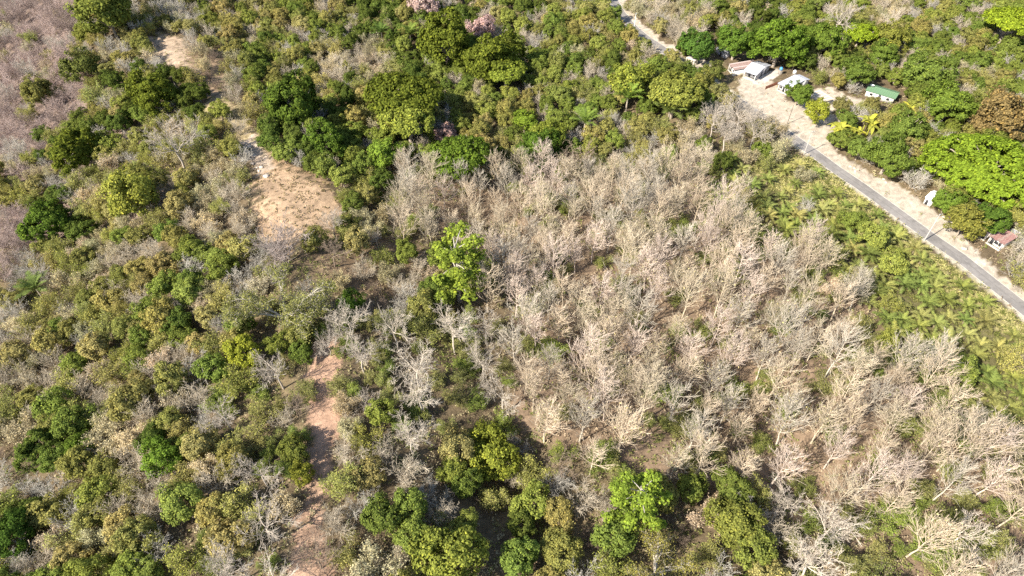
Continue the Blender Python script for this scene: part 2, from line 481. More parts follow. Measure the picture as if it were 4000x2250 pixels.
# plantation tree: straight trunk, upswept broom of bare branches
for i in range(12):
    P = Plant(100 + i); r = P.r
    H = r.uniform(12.5, 15.5); fz = r.uniform(2.8, 4.4)
    lean = r.normal(size=2) * .5
    P.trunk.tube([(0, 0, -.5), (lean[0] * .2, lean[1] * .2, fz * .6), (lean[0] * .5, lean[1] * .5, fz + .4)], [.22, .17, .14], 6)
    spec = [dict(segs=9, jit=.05, up=.04, taper=.2, k=4),
            dict(n=22 + r.integers(0, 7), ang=r.uniform(.85, 1.1), ratio=.62, fall=.55, start=.0, segs=7, jit=.08, up=.13, rr=.62, rmin=.062),
            dict(n=6.8, ang=.5, ratio=.54, fall=.42, start=.1, segs=4, jit=.09, up=.09, rr=.62, rmin=.042),
            dict(n=3.8, ang=.42, ratio=.62, fall=.3, start=.1, segs=3, jit=.1, up=.08, rr=.7, rmin=.028, taper=.55)]
    P.branch((lean[0] * .5, lean[1] * .5, fz), (0, 0, 1), H - fz - 1.2, .14, spec)
    wm = P.wood_mesh('teak_crown', BARK)
    parts = [('trunk', P.trunk.mesh('teak_trunk', BARK), 'b'), ('crown', wm, 'b')]
    if i % 3 == 2:                                            # a few dry leaves still hang on
        tp = np.array([t[-1] for t in P.tips]); tp = tp[r.random(len(tp)) < .07]
        P.leaves(tp + r.normal(size=tp.shape) * .15, r.normal(size=tp.shape) + [0, 0, .8], .22)
        parts.append(('dry_leaves', P.leaf_mesh('teak_leaves'), 'dry'))
    reg('teak', 5.0, 8.6, parts)
# spreading bare tree with crooked whitish limbs
for i in range(7):
    P = Plant(200 + i); r = P.r
    fz = r.uniform(3.6, 6.0)
    P.trunk.tube([(0, 0, -.5), (r.normal() * .2, r.normal() * .2, fz * .55), (r.normal() * .3, r.normal() * .3, fz)], [.26, .2, .17], 6)
    for j in range(int(r.integers(5, 8))):
        a = j * 2.4 + r.normal() * .3; el = r.uniform(.35, 1.25)
        spec = [dict(segs=8, jit=.17, up=.06, taper=.22, k=4),
                dict(n=9, ang=.72, ratio=.6, fall=.5, start=.1, segs=6, jit=.16, up=.06, rr=.55, rmin=.042),
                dict(n=6, ang=.66, ratio=.52, fall=.4, start=.12, segs=4, jit=.18, up=.05, rr=.58, rmin=.031),
                dict(n=3.2, ang=.6, ratio=.58, fall=.3, start=.15, segs=3, jit=.2, up=.04, rr=.7, rmin=.024, taper=.5)]
        P.branch((0, 0, fz), (cos(a) * cos(el), sin(a) * cos(el), sin(el)), r.uniform(5.6, 7.8), .105, spec)
    reg('white', 5.8, 8.6, [('trunk', P.trunk.mesh('bare_trunk', BARK), 'b'), ('crown', P.wood_mesh('bare_crown', BARK), 'b')])
# fine-twigged leafless shrub
for i in range(6):
    P = Plant(300 + i); r = P.r
    for j in range(int(r.integers(5, 8))):
        a = j * 2.4 + r.normal() * .3; el = r.uniform(.7, 1.35)
        spec = [dict(segs=5, jit=.14, up=.05, taper=.3, k=3),
                dict(n=10, ang=.62, ratio=.6, fall=.45, start=.12, segs=4, jit=.18, up=.06, rr=.55, rmin=.034),
                dict(n=6.5, ang=.6, ratio=.52, fall=.35, start=.12, segs=3, jit=.2, up=.04, rr=.6, rmin=.025),
                dict(n=2, ang=.6, ratio=.6, fall=.3, start=.15, segs=2, jit=.2, up=.03, rr=.7, rmin=.022, taper=.6)]
        P.branch((r.normal() * .25, r.normal() * .25, -.2), (cos(a) * cos(el), sin(a) * cos(el), sin(el)), r.uniform(4.4, 6.0), .085, spec)
    reg('fine', 3.9, 4.4, [('shrub', P.both('fine_shrub', BARK), 'b')], True)
# shrub or small tree with thin foliage on visible twigs
for i in range(7):
    P = Plant(400 + i); r = P.r
    for j in range(int(r.integers(4, 7))):
        a = j * 2.4 + r.normal() * .3; el = r.uniform(.65, 1.4)
        spec = [dict(segs=5, jit=.15, up=.04, taper=.3, k=3),
                dict(n=9, ang=.7, ratio=.6, fall=.4, start=.12, segs=4, jit=.2, up=.04, rr=.55, rmin=.034),
                dict(n=6, ang=.65, ratio=.52, fall=.3, start=.15, segs=3, jit=.22, up=.02, rr=.6, rmin=.025, taper=.5)]
        P.branch((r.normal() * .2, r.normal() * .2, -.2), (cos(a) * cos(el), sin(a) * cos(el), sin(el)), r.uniform(4.0, 5.6), .09, spec)
    pt = np.concatenate([t[1:] for t in P.tips])
    for q in range(6):
        c = pt + r.normal(size=pt.shape) * .32
        c = c[r.random(len(c)) < .85]
        P.leaves(c, r.normal(size=c.shape) * .8 + sun_dir * .5 + [0, 0, .7], r.uniform(.09, .2, len(c)), .65)
    reg('thin', 3.9, 4.2, [('shrub', P.both('thin_shrub'), 'l')], True)
# leafy tree, medium, loose clumps
for i in range(7):
    P = Plant(500 + i); r = P.r
    cl = clump_crown(P, 4.3, 4.3, .85, 110, 78, .185, rc=.22, low=-.6, inner=.4, rough=.55)
    limbs_to(P, cl, 1.5, .19, 12)
    tw = Geo()
    reg('leafy', 4.1, 4.6, [('trunk', P.trunk.mesh('leafy_trunk', BARK), 'b'), ('crown', P.leaf_mesh('leafy_crown'), 'l')])
# dense evergreen dome
for i in range(6):
    P = Plant(600 + i); r = P.r
    cl = clump_crown(P, 5.2, 4.6, .78, 135, 92, .20, rc=.175, low=-.55, inner=.3, rough=.62)
    limbs_to(P, cl, 1.8, .3, 12)
    reg('dome', 5.2, 5.0, [('trunk', P.trunk.mesh('dome_trunk', BARK), 'b'), ('crown', P.leaf_mesh('dome_crown'), 'l')])
# wide umbrella crown
for i in range(4):
    P = Plant(700 + i); r = P.r
    cl = clump_crown(P, 7.0, 7.2, .38, 190, 60, .27, rc=.15, low=-.05, inner=.45, rough=.3)
    limbs_to(P, cl, 3.4, .42, 16)
    reg('umbrella', 7.0, 7.6, [('trunk', P.trunk.mesh('umbrella_trunk', BARK), 'b'), ('crown', P.leaf_mesh('umbrella_crown'), 'l')])
for i in range(1):
    P = Plant(750 + i); r = P.r
    cl = clump_crown(P, 15.0, 7.5, .55, 620, 62, .33, rc=.085, low=-.12, inner=.3, rough=.3)
    limbs_to(P, cl, 4.0, .8, 30)
    reg('giant', 15.0, 10.0, [('trunk', P.trunk.mesh('giant_trunk', BARK), 'b'), ('crown', P.leaf_mesh('giant_crown'), 'l')])
# tall open crown: separate bright leaf masses on a pale trunk
for i in range(4):
    P = Plant(800 + i); r = P.r
    P.trunk.tube([(0, 0, -.5), (.2, .1, 4), (.1, -.2, 8), (.3, .1, 12.5)], [.32, .26, .18, .06], 6)
    cs = []
    for j in range(26):
        z = 3.4 + 9.6 * (j + r.random()) / 26
        a = j * 2.4 + r.normal() * .4; ll = (4.3 - .22 * abs(z - 6.5)) * r.uniform(.55, 1.1)
        e = np.array([cos(a) * ll, sin(a) * ll, z + r.uniform(.2, 1.4)])
        b0 = np.array([.1, 0, z - .6])
        P.trunk.tube([b0, b0 * .5 + e * .5 + [0, 0, .3], e], [.1, .065, .03], 4)
        cs += [e, b0 * .35 + e * .65 + r.normal(size=3) * .5]
    cs = np.array(cs)
    e = unit(r.standard_normal((len(cs), 115, 3)) + [0, 0, .3])
    pos = cs[:, None] + e * (r.uniform(.7, 1.25, (len(cs), 1, 1)) * r.random((len(cs), 115, 1)) ** .5) * [1, 1, .7]
    P.leaves(pos.reshape(-1, 3), (e * .5 + [0, 0, .6] + r.standard_normal(e.shape) * .4).reshape(-1, 3), .2 * r.uniform(.7, 1.3, pos.shape[0] * 115), .75)
    reg('airy', 4.6, 8.2, [('trunk', P.trunk.mesh('airy_trunk', BARK), 'w'), ('crown', P.leaf_mesh('airy_crown'), 'l')])
# very wide low tree, grey limbs showing through thin foliage
for i in range(3):
    P = Plant(900 + i); r = P.r
    P.trunk.tube([(0, 0, -.5), (.1, .1, 1.3), (.1, 0, 2.4)], [.5, .4, .34], 6)
    for j in range(9):
        a = j * 2.4 + r.normal() * .3; el = r.uniform(.25, .8)
        spec = [dict(segs=8, jit=.16, up=.0, taper=.22, k=4),
                dict(n=7.5, ang=.75, ratio=.5, fall=.5, start=.2, segs=5, jit=.22, up=.05, rr=.6, rmin=.06),
                dict(n=5, ang=.7, ratio=.5, fall=.4, start=.2, segs=4, jit=.24, up=.03, rr=.55, rmin=.04),
                dict(n=3, ang=.65, ratio=.55, fall=.3, start=.2, segs=3, jit=.24, up=.03, rr=.6, rmin=.028, taper=.5)]
        P.branch((0, 0, 2.3), (cos(a) * cos(el), sin(a) * cos(el), sin(el)), r.uniform(7.0, 9.0), .22, spec)
    pt = np.concatenate([t[1:] for t in P.tips])
    c = np.concatenate([pt + r.normal(size=pt.shape) * .35 for q in range(4)])
    P.leaves(c, r.normal(size=c.shape) + [0, 0, .9], r.uniform(.08, .17, len(c)), .65)
    reg('spread', 8.2, 5.5, [('trunk', P.trunk.mesh('spread_trunk', BARK), 'b'), ('limbs', P.wood_mesh('spread_limbs', BARK), 'b'), ('crown', P.leaf_mesh('spread_crown'), 'l')])
# palms
def frond(P, base, az, el, L, droop, npair, wid, leaf):
    r = P.r
    t = np.linspace(0, 1, 9)
    d = np.array([cos(az), sin(az), 0])
    up = np.array([0, 0, 1.])
    ang = el - droop * t ** 1.3
    step = L / 8
    pts = [np.array(base, float)]
    for q in range(8):
        pts.append(pts[-1] + step * (d * cos(ang[q]) + up * sin(ang[q])))
    pts = np.array(pts)
    P.wood.tube(pts, np.linspace(.05, .015, 9), 3)
    tt = np.linspace(.14, .99, npair)
    side = np.array([-sin(az), cos(az), 0])
    V, n = [], 0
    for q in tt:
        i0 = min(int(q * 8), 7); fr = q * 8 - i0
        p = pts[i0] * (1 - fr) + pts[i0 + 1] * fr
        tg = unit(pts[i0 + 1] - pts[i0])
        ll = leaf * (.45 + .75 * sin(pi * min(1, q * .9 + .12))) * r.uniform(.85, 1.1)
        for sgn in (-1, 1):
            tip = p + ll * unit(side * sgn + tg * .55 + up * (r.uniform(-.35, .25)))
            w = tg * wid
            V.append([p - w, p + w, tip + w * .3, tip - w * .3])
    V = np.array(V).reshape(-1, 3)
    f = np.arange(len(V)).reshape(-1, 4)
    P.lv.append(V); P.lf.append(f + P.ln); P.ln += len(V)
    P.la.append(np.repeat(.25 + .5 * r.random() + .25 * r.random(len(f)), 4))
for i in range(5):                                            # young trunkless palm
    P = Plant(1000 + i); r = P.r
    n = int(r.integers(13, 17))
    P.trunk.tube([(0, 0, -.3), (0, 0, .8), (0, 0, 1.8)], [.36, .32, .2], 6)
    for j in range(n):
        frond(P, (0, 0, 1.65), j * 2.4 + r.normal() * .15, 1.2 - 1.0 * j / n, r.uniform(3.3, 4.3), 1.2, 17, .10, .72)
    reg('youngpalm', 3.3, 2.6, [('trunk', P.trunk.mesh('palm_stump', BARK), 'b'), ('fronds', P.leaf_mesh('palm_fronds'), 'l'), ('frond_stalks', P.wood_mesh('palm_stalks', BARK), 'l')])
for i in range(3):                                            # palm with long upright fronds
    P = Plant(1050 + i); r = P.r
    P.trunk.tube([(0, 0, -.4), (.1, 0, 2.0), (.15, .05, 4.2)], [.28, .24, .2], 6)
    for j in range(15):
        frond(P, (.15, .05, 4.1), j * 2.4 + r.normal() * .15, 1.4 - .9 * j / 15, r.uniform(4.2, 5.4), 1.0, 20, .10, 1.0)
    reg('tallpalm', 4.0, 6.2, [('trunk', P.trunk.mesh('tallpalm_trunk', BARK), 'b'), ('fronds', P.leaf_mesh('tallpalm_fronds'), 'l'), ('frond_stalks', P.wood_mesh('tallpalm_stalks', BARK), 'l')])
for i in range(2):                                            # banana plant: broad torn blades
    P = Plant(1080 + i); r = P.r
    for cx, cy in ((0, 0), (1.1, .5), (-.8, .9)):
        P.trunk.tube([(cx, cy, -.2), (cx, cy, 1.0), (cx, cy, 2.2)], [.16, .13, .09], 5)
        for j in range(7):
            az = j * 2.4 + r.normal() * .2; el = r.uniform(.5, 1.3)
            d = np.array([cos(az), sin(az), 0]); side = np.array([-sin(az), cos(az), 0]); p = np.array([cx, cy, 2.1]); prev = None
            L = r.uniform(1.8, 2.5)
            V = []
            for q in range(7):
                w = .34 * sin(pi * min(1, .12 + q / 7))
                V += [p + side * w + [0, 0, .05], p, p - side * w + [0, 0, .05]]
                p = p + L / 6 * (d * cos(el) + np.array([0, 0, sin(el)])); el -= .33
            f = [(a * 3 + b_, a * 3 + b_ + 1, a * 3 + b_ + 4, a * 3 + b_ + 3) for a in range(6) for b_ in (0, 1)]
            P.lv.append(np.array(V)); P.lf.append(np.array(f) + P.ln); P.ln += len(V); P.la.append(np.full(len(V), r.uniform(.4, 1)))
    reg('banana', 2.4, 2.4, [('trunk', P.trunk.mesh('banana_stem', BARK), 'l'), ('leaves', P.leaf_mesh('banana_leaves'), 'l')])

COLORS = {'b': (.36, .30, .235), 'w': (.40, .36, .30), 'dry': (.45, .40, .20)}
GREENER = np.array([1.12, 1.0, .9])
def plant(kind, pos, radius, name, label, cat, group=None, leaf=(.1, .16, .03), bark=None, squash=1., variant=None, rz=None):
    pr = PROTO[kind][rng.integers(len(PROTO[kind])) if variant is None else variant % len(PROTO[kind])]
    s = radius / pr['R']
    rz = rng.random() * 6.283 if rz is None else rz
    def colour(c):
        if c == 'l': return leaf
        if c == 'b' and bark is not None: return bark
        return COLORS[c]
    if pr['single']:
        pn, data, c = pr['parts'][0]
        root = link(name, data, None, pos, rz, colour(c))
    else:
        root = link(name, None, None, pos, rz)
        root.empty_display_size = .3
        for pn, data, c in pr['parts']:
            link(pn, data, root, color=colour(c))
    root.scale = (s, s, s * squash)
    tag(root, label, cat, group)
    return root
def plant_at(kind, u, v, w, name, label, cat, leaf, bark=None, squash=1., group=None, variant=None):
    """u, v, w: crown centre and crown width in the 2576 wide view"""
    pr = PROTO[kind][0]
    z = 4.0
    for _ in range(3):
        p = ground(u * S, v * S, z)
        dep = project(p[0], p[1], p[2] + z)[2]
        R = w * S / 2 / FOC * dep
        z = pr['zc'] * R / pr['R'] * squash
    plant(kind, p, R, name, label, cat, group, leaf, bark, squash, variant)
    return p, R

# ------------------------------------------------------------------ houses
M_WHITE = plain('white_metal_sheet', (.50, .51, .55), .5, .06, .6, 0.)
M_SHEET2 = plain('grey_metal_sheet', (.38, .38, .40), .55, .12, .6)
M_RUST = plain('faded_rust_sheet', (.25, .16, .135), .8, .22, .7, 0., (.36, .27, .24))
M_PALERUST = plain('pale_rust_sheet', (.46, .37, .34), .8, .2, .7)
M_RED = plain('dark_red_sheet', (.24, .12, .105), .8, .25, .7, 0., (.34, .22, .19))
M_GREEN = plain('green_sheet', (.13, .22, .12), .6, .12, .5)
M_WALL = plain('white_plaster', (.72, .69, .64), .85, .1, .8)
M_GREYWALL = plain('grey_plaster', (.40, .39, .40), .85, .15, .8)
M_DARK = plain('dark_opening', (.03, .03, .035), .6, .2)
M_WOOD = plain('brown_wood', (.20, .075, .04), .85, .3, 2.)
M_GREYWOOD = plain('weathered_wood', (.30, .26, .21), .9, .3, 2.)
M_CONC = plain('pale_concrete', (.55, .51, .43), .9, .15, .7)
M_BLUE = plain('blue_plastic', (.07, .27, .55), .45, .08)
M_TANK = plain('white_plastic', (.82, .82, .80), .45, .05)
M_POLE = plain('concrete_pole', (.47, .44, .40), .9, .15, .8)
M_POLEDARK = plain('wooden_pole', (.16, .12, .09), .9, .25, .8)
M_TAN = plain('tan_sheet', (.47, .38, .29), .85, .2, .8)

SHEETS = {}
def sheet_mesh(mat, L, w=.86):
    """one corrugated roof sheet: x across, y down the slope"""
    key = (mat.name, round(L, 2), round(w, 2))
    if key not in SHEETS:
        n = 12
        x = np.linspace(0, w, n + 1)
        z = .035 * np.cos(np.arange(n + 1) * pi)
        v = np.concatenate([np.c_[x, np.zeros(n + 1), z], np.c_[x, np.full(n + 1, L), z]])
        i = np.arange(n)
        SHEETS[key] = mesh_from('roof_sheet', v, [np.stack([i, i + 1, i + n + 2, i + n + 1], 1)], [mat])
    return SHEETS[key]
def frame3(A, B, C, z):
    """house frame from three eave corners seen in the photograph: near-left, near-right, far-right"""
    a, b, c = (G(*q, z=z)[:2] for q in (A, B, C))
    u = (b - a) / np.linalg.norm(b - a)
    v = np.array([-u[1], u[0]])
    if np.dot(c - b, v) < 0: v = -v
    return a, u, v, np.linalg.norm(b - a), abs(np.dot(c - b, v))
def box_part(name, lo, hi, mat, parent):
    return link(name, Geo().box(lo, hi).mesh(name, mat), parent)
def house(name, label, A, B, C, eave, rise, mats, wall, ridge=.5, overhang=.5, porch=0., openings=(), sheet_jit=0., gap=.012, roofbase=None):
    a, u, v, L, W = frame3(A, B, C, eave)
    cx = a + u * L / 2 + v * W / 2
    root = link(name, None, None, (cx[0], cx[1], float(hgt(cx[0], cx[1]))), math.atan2(u[1], u[0]))
    tag(root, label, 'house')
    x0, x1, y0, y1 = -L / 2 + overhang, L / 2 - overhang, -W / 2 + overhang, W / 2 - overhang
    yw = y0 + porch
    ry = -W / 2 + W * ridge
    g_ = Geo(); t = .14; H = eave - .12
    def zr(y):                                   # roof height at local y
        return eave + (rise * (y + W / 2) / (ry + W / 2) if y <= ry else rise * (W / 2 - y) / max(W / 2 - ry, 1e-6))
    g_.box((x0, yw, -.3), (x1, yw + t, zr(yw) - .1)); g_.box((x0, y1 - t, -.3), (x1, y1, zr(y1) - .1))
    for xx in (x0, x1 - t):                      # gable walls follow the roof
        ys = [yw + t + .003, y1 - t - .003] if not (yw + t < ry < y1 - t) else [yw + t + .003, ry, y1 - t - .003]
        for p, q in zip(ys[:-1], ys[1:]):
            zp, zq = zr(p) - .1, zr(q) - .1
            vv = [(xx, p, -.3), (xx + t, p, -.3), (xx + t, q, -.3), (xx, q, -.3), (xx, p, zp), (xx + t, p, zp), (xx + t, q, zq), (xx, q, zq)]
            g_.add(vv, [(0, 3, 2, 1), (4, 5, 6, 7), (0, 1, 5, 4), (1, 2, 6, 5), (2, 3, 7, 6), (3, 0, 4, 7)])
    link('wall', g_.mesh('wall', wall), root)
    if porch > 0:
        n = max(2, int(L / 3.2))
        for k in range(n):
            xx = x0 + (x1 - x0 - .2) * k / (n - 1)
            box_part('column', (xx, y0, -.2), (xx + .2, y0 + .2, eave - .08), M_WALL, root)
        box_part('porch_floor', (x0 - .2, y0 - .2, -.2), (x1 + .2, yw - .003, .12), M_CONC, root)
    for side, q, zb, w, h, kind in openings:     # side: front/right; q along the wall 0..1
        if side == 'front':
            xc = x0 + (x1 - x0) * q
            fr = box_part(kind, (xc - w / 2, yw - .03, zb), (xc + w / 2, yw + .02, zb + h), M_DARK if kind == 'door' else M_WALL, root)
            if kind == 'window': box_part('pane', (xc - w / 2 + .07, yw - .045, zb + .07), (xc + w / 2 - .07, yw - .032, zb + h - .07), M_DARK, fr)
        else:
            yc = yw + (y1 - yw) * q
            fr = box_part(kind, (x1 - .02, yc - w / 2, zb), (x1 + .03, yc + w / 2, zb + h), M_DARK if kind == 'door' else M_WALL, root)
            if kind == 'window': box_part('pane', (x1 + .032, yc - w / 2 + .07, zb + .07), (x1 + .045, yc + w / 2 - .07, zb + h - .07), M_DARK, fr)
    roof = Geo()
    if 0 < ridge < 1:
        roof.tube([(-L / 2, ry, eave + rise + .05), (L / 2, ry, eave + rise + .05)], [.12, .12], 6)
    else:
        roof.box((-L / 2, W / 2 - .12, eave + rise - .2), (L / 2, W / 2 - .04, eave + rise - .07))
    rf = link('roof', roof.mesh('roof', mats[0]), root)
    n = max(1, round(L / .84)); w = L / n
    for slope in ((0, 1) if ridge < 1 else (0,)):
        ye = -W / 2 if slope == 0 else W / 2
        run = abs(ry - ye)
        if run < .3: continue
        sl = math.hypot(run, rise); an = math.atan2(rise, run)
        for k in range(n):
            mt = mats[(k + slope) % len(mats)] if sheet_jit == 0 else mats[rng.integers(len(mats))]
            o = link('roof_sheet', sheet_mesh(mt, sl, w + .03), rf)
            j = rng.normal() * sheet_jit
            if slope == 0:
                o.location = (-L / 2 + k * w, ye - j, eave + (k % 2) * gap + abs(j) * .1); o.rotation_euler = (an, 0, 0)
            else:
                o.location = (-L / 2 + k * w + w, ye + j, eave + (k % 2) * gap + abs(j) * .1); o.rotation_euler = (an, 0, pi)
    return root, (cx, u, v, L, W, eave, rise)

house('house', 'white metal-roofed house with front porch columns and grey side wall', (2902, 277), (2955, 296), (3036, 262), 2.9, 1.5, [M_WHITE, M_SHEET2, M_WHITE], M_GREYWALL, .5, .55, 2.2,
      [('right', .35, .1, 1.0, 2.0, 'door'), ('right', .68, .1, 1.0, 2.0, 'door'), ('front', .3, .1, 1., 2., 'door'), ('front', .7, .9, 1.3, 1.1, 'window')])
house('house', 'low house under faded striped rust-brown corrugated roof beside banana plants', (2845, 250), (2868, 275), (2926, 226), 2.6, .9, [M_RUST, M_PALERUST, M_RUST], M_WALL, .97, .35, .6,
      [('front', .25, .1, .9, 2., 'door'), ('front', .7, .8, 1.2, 1., 'window')], .22, .05)
house('house', 'small lean-to with short pale metal roof behind the striped rusty roof', (2795, 188), (2838, 211), (2852, 200), 2.4, .35, [M_WHITE, M_SHEET2], M_GREYWALL, .97, .2, 0., [('front', .5, .1, .9, 1.9, 'door')], .08, .03)
r3, f3 = house('house', 'bluish white roofed house with windowed white wall behind round green tree', (3037, 325), (3078, 346), (3166, 311), 3.0, .9, [M_WHITE], M_WALL, .72, .5, .9,
      [('front', .2, .9, 1.2, 1.1, 'window'), ('front', .5, .1, 1., 2.05, 'door'), ('front', .8, .9, 1.2, 1.1, 'window'), ('right', .5, .9, 1.3, 1.1, 'window')])
cx, u, v, L, W, ev, ri = f3
box_part('roof_step', (-L / 2 + .6, -W * .1, ev + ri * .62), (L / 2 - 2., -W * .1 + .22, ev + ri * .62 + .38), M_GREYWALL, r3)
house('house', 'house with long plain green metal roof among the trees', (3380, 353), (3497, 388), (3520, 361), 2.5, .8, [M_GREEN], M_WALL, .5, .5, 0.,
      [('front', .2, .9, 1.2, 1.1, 'window'), ('front', .5, .1, 1., 2.05, 'door'), ('front', .8, .9, 1.2, 1.1, 'window'), ('right', .5, .9, 1.1, 1.1, 'window')])
house('house', 'tiny bright white house between the road verge and the huge lime tree', (3613, 770), (3648, 787), (3668, 751), 2.6, .7, [M_TANK], M_WALL, .5, .3, 0.,
      [('front', .35, .1, .8, 1.9, 'door'), ('right', .5, .9, .9, .9, 'window')])
house('house', 'house with dark red corrugated roof and white front wall by the verge', (3862, 922), (3920, 958), (3956, 922), 2.7, .8, [M_RED, M_RED, M_RUST], M_WALL, .96, .4, .9,
      [('front', .2, .1, .9, 2., 'door'), ('front', .5, .8, 1.3, 1.1, 'window'), ('front', .82, .8, 1.3, 1.1, 'window')], .15, .04)
house('house', 'lean-to with faded brown sheet roof joined beside the dark red roof', (3832, 902), (3860, 918), (3898, 886), 2.5, .5, [M_RUST, M_PALERUST], M_WALL, .96, .3, .4, [('front', .5, .1, .9, 1.9, 'door')], .12, .04)
house('house', 'shed with bare grey sheet roof behind the dark red roof', (3930, 912), (3965, 930), (3985, 912), 2.4, .3, [M_SHEET2, M_PALERUST], M_GREYWALL, .96, .2, 0., [('front', .5, .1, .9, 1.9, 'door')], .15, .04)
house('house', 'low flat-roofed pale concrete annex beside the round green tree', (3166, 362), (3222, 398), (3240, 378), 2.3, .12, [M_CONC, M_TAN], M_CONC, .96, .15, 0., [('front', .6, .1, .9, 1.9, 'door')])

def lathe(name, prof, mat, parent, k=14, loc=(0, 0, 0)):
    v, f = [], []
    for r_, z in prof:
        v += [(r_ * cos(q * 2 * pi / k), r_ * sin(q * 2 * pi / k), z) for q in range(k)]
    n = len(prof)
    f = [(i * k + q, i * k + (q + 1) % k, (i + 1) * k + (q + 1) % k, (i + 1) * k + q) for i in range(n - 1) for q in range(k)]
    return link(name, mesh_from(name, v, [f], [mat], smooth=True), parent, loc)
def tank(px, label, mat, hs, stand):
    p = G(*px, z=hs + .6)
    root = tag(link('water_tank', None, None, (p[0], p[1], 0)), label, 'tank')
    for x, y in ((-.5, -.5), (.5, -.5), (.5, .5), (-.5, .5)):
        box_part('leg', (x - .07, y - .07, -.2), (x + .07, y + .07, hs - .1), stand, root)
    box_part('platform', (-.75, -.75, hs - .1), (.75, .75, hs), stand, root)
    lathe('barrel', [(0.01, hs + .002), (.66, hs + .002), (.66, hs + .35), (.7, hs + .4), (.66, hs + .45), (.66, hs + .95), (.4, hs + 1.2), (.22, hs + 1.26), (.01, hs + 1.27)], mat, root)
    lathe('lid', [(.24, hs + 1.25), (.25, hs + 1.34), (.01, hs + 1.36)], mat, root)
tank((3052, 268), 'blue plastic water tank on a grey stand between the houses', M_BLUE, 2.0, M_GREYWOOD)
tank((3105, 280), 'white plastic water tank behind the bluish white roof', M_TANK, 2.6, M_GREYWOOD)
p = G(3407, 336, z=3.6)
root = tag(link('satellite_dish', None, None, (p[0], p[1], 3.2)), 'white satellite dish standing on the green roof', 'dish')
lathe('bowl', [(.01, .45), (.3, .5), (.55, .62), (.75, .8)], M_TANK, root)
link('mast', Geo().tube([(0, 0, -.2), (0, 0, .46)], [.05, .05], 5).mesh('mast', M_GREYWALL), root)
# brown board fence beside the white house
a, b = G(2988, 350)[:2], G(3036, 331)[:2]
L = np.linalg.norm(b - a)
root = tag(link('board_fence', None, None, (a[0], a[1], 0), math.atan2(*(b - a)[::-1])), 'short reddish brown board fence beside the bluish white house', 'fence')
nb = int(L / .22)
bm_ = Geo().box((0, -.015, 0), (.19, .015, 1.5)).mesh('board', M_WOOD)
for k in range(nb):
    link('board', bm_, root, (k * L / nb, 0, .02 * (k % 3)))
for k in range(4):
    box_part('post', (k * (L - .1) / 3, .02, -.3), (k * (L - .1) / 3 + .1, .12, 1.45), M_GREYWOOD, root)
# small roadside shelter
a, u, v, L, W = frame3((2680, 225), (2712, 240), (2722, 230), 2.2)
c0 = a + u * L / 2 + v * W / 2
root = tag(link('roadside_shelter', None, None, (c0[0], c0[1], 0), math.atan2(u[1], u[0])), 'small pale roadside shelter with dark openings next to the road', 'shelter')
L, W = max(L, 4.0), max(W, 2.0)
box_part('roof', (-L / 2, -W / 2, 2.2), (L / 2, W / 2, 2.34), M_CONC, root)
box_part('back_wall', (-L / 2 + .1, W / 2 - .25, -.2), (L / 2 - .1, W / 2 - .1, 2.2), M_CONC, root)
for k in range(4):
    xx = -L / 2 + .1 + (L - .5) * k / 3
    box_part('column', (xx, -W / 2 + .1, -.2), (xx + .3, -W / 2 + .3, 2.2), M_CONC, root)
box_part('bench', (-L / 2 + .4, W / 2 - .7, .4), (L / 2 - .4, W / 2 - .26, .48), M_CONC, root)

# utility poles
def pole(px, label, h, mat, rad=.15, arm=True, arm_az=1.0):
    p = G(*px)
    root = tag(link('utility_pole', None, None, (p[0], p[1], 0), arm_az), label, 'pole')
    link('shaft', Geo().tube([(0, 0, -.6), (0, 0, h * .5), (0, 0, h)], [rad, rad * .85, rad * .65], 8).mesh('shaft', mat), root)
    if arm:
        box_part('crossarm', (-1.1, -.06, h - .55), (1.1, .06, h - .42), M_GREYWOOD, root)
        for x in (-1., 0.35, 1.):
            lathe('insulator', [(.05, h - .42), (.07, h - .3), (.04, h - .2)], M_TANK, root, 6, (x, 0, 0))
pole((3610, 940), 'pale utility pole casting its shadow across the asphalt near the palms', 10.5, M_POLE, .17, True, .35)
pole((3140, 603), 'pale utility pole at the road edge facing the sandy yard', 9.6, M_POLE, .16, True, .35)
pole((3075, 484), 'dark wooden pole standing in the sandy yard by the road', 8.0, M_POLEDARK, .15, False)
pole((2475, 124), 'white utility pole beside the tree-shaded stretch of road', 9.0, M_TANK, .15, True, .5)
pole((3355, 668), 'thin bare post on the dry verge across from the palms', 5.2, M_POLEDARK, .09, False)
root = None
pts = [G(*q)[:2] for q in ((3692, 838), (3722, 876), (3752, 914), (3784, 952), (3806, 985))]
root = tag(link('wire_fence', None, None, (pts[0][0], pts[0][1], 0)), 'wire fence on short dark posts along the sandy verge', 'fence')
for q in pts:
    d = q - pts[0]
    link('post', Geo().tube([(d[0], d[1], -.3), (d[0], d[1], 1.2)], [.07, .06], 5).mesh('post', M_POLEDARK), root)
for z in (.5, 1.05):
    link('wire', Geo().tube([(*(q - pts[0]), z) for q in pts], .012, 3).mesh('wire', M_POLEDARK), root)
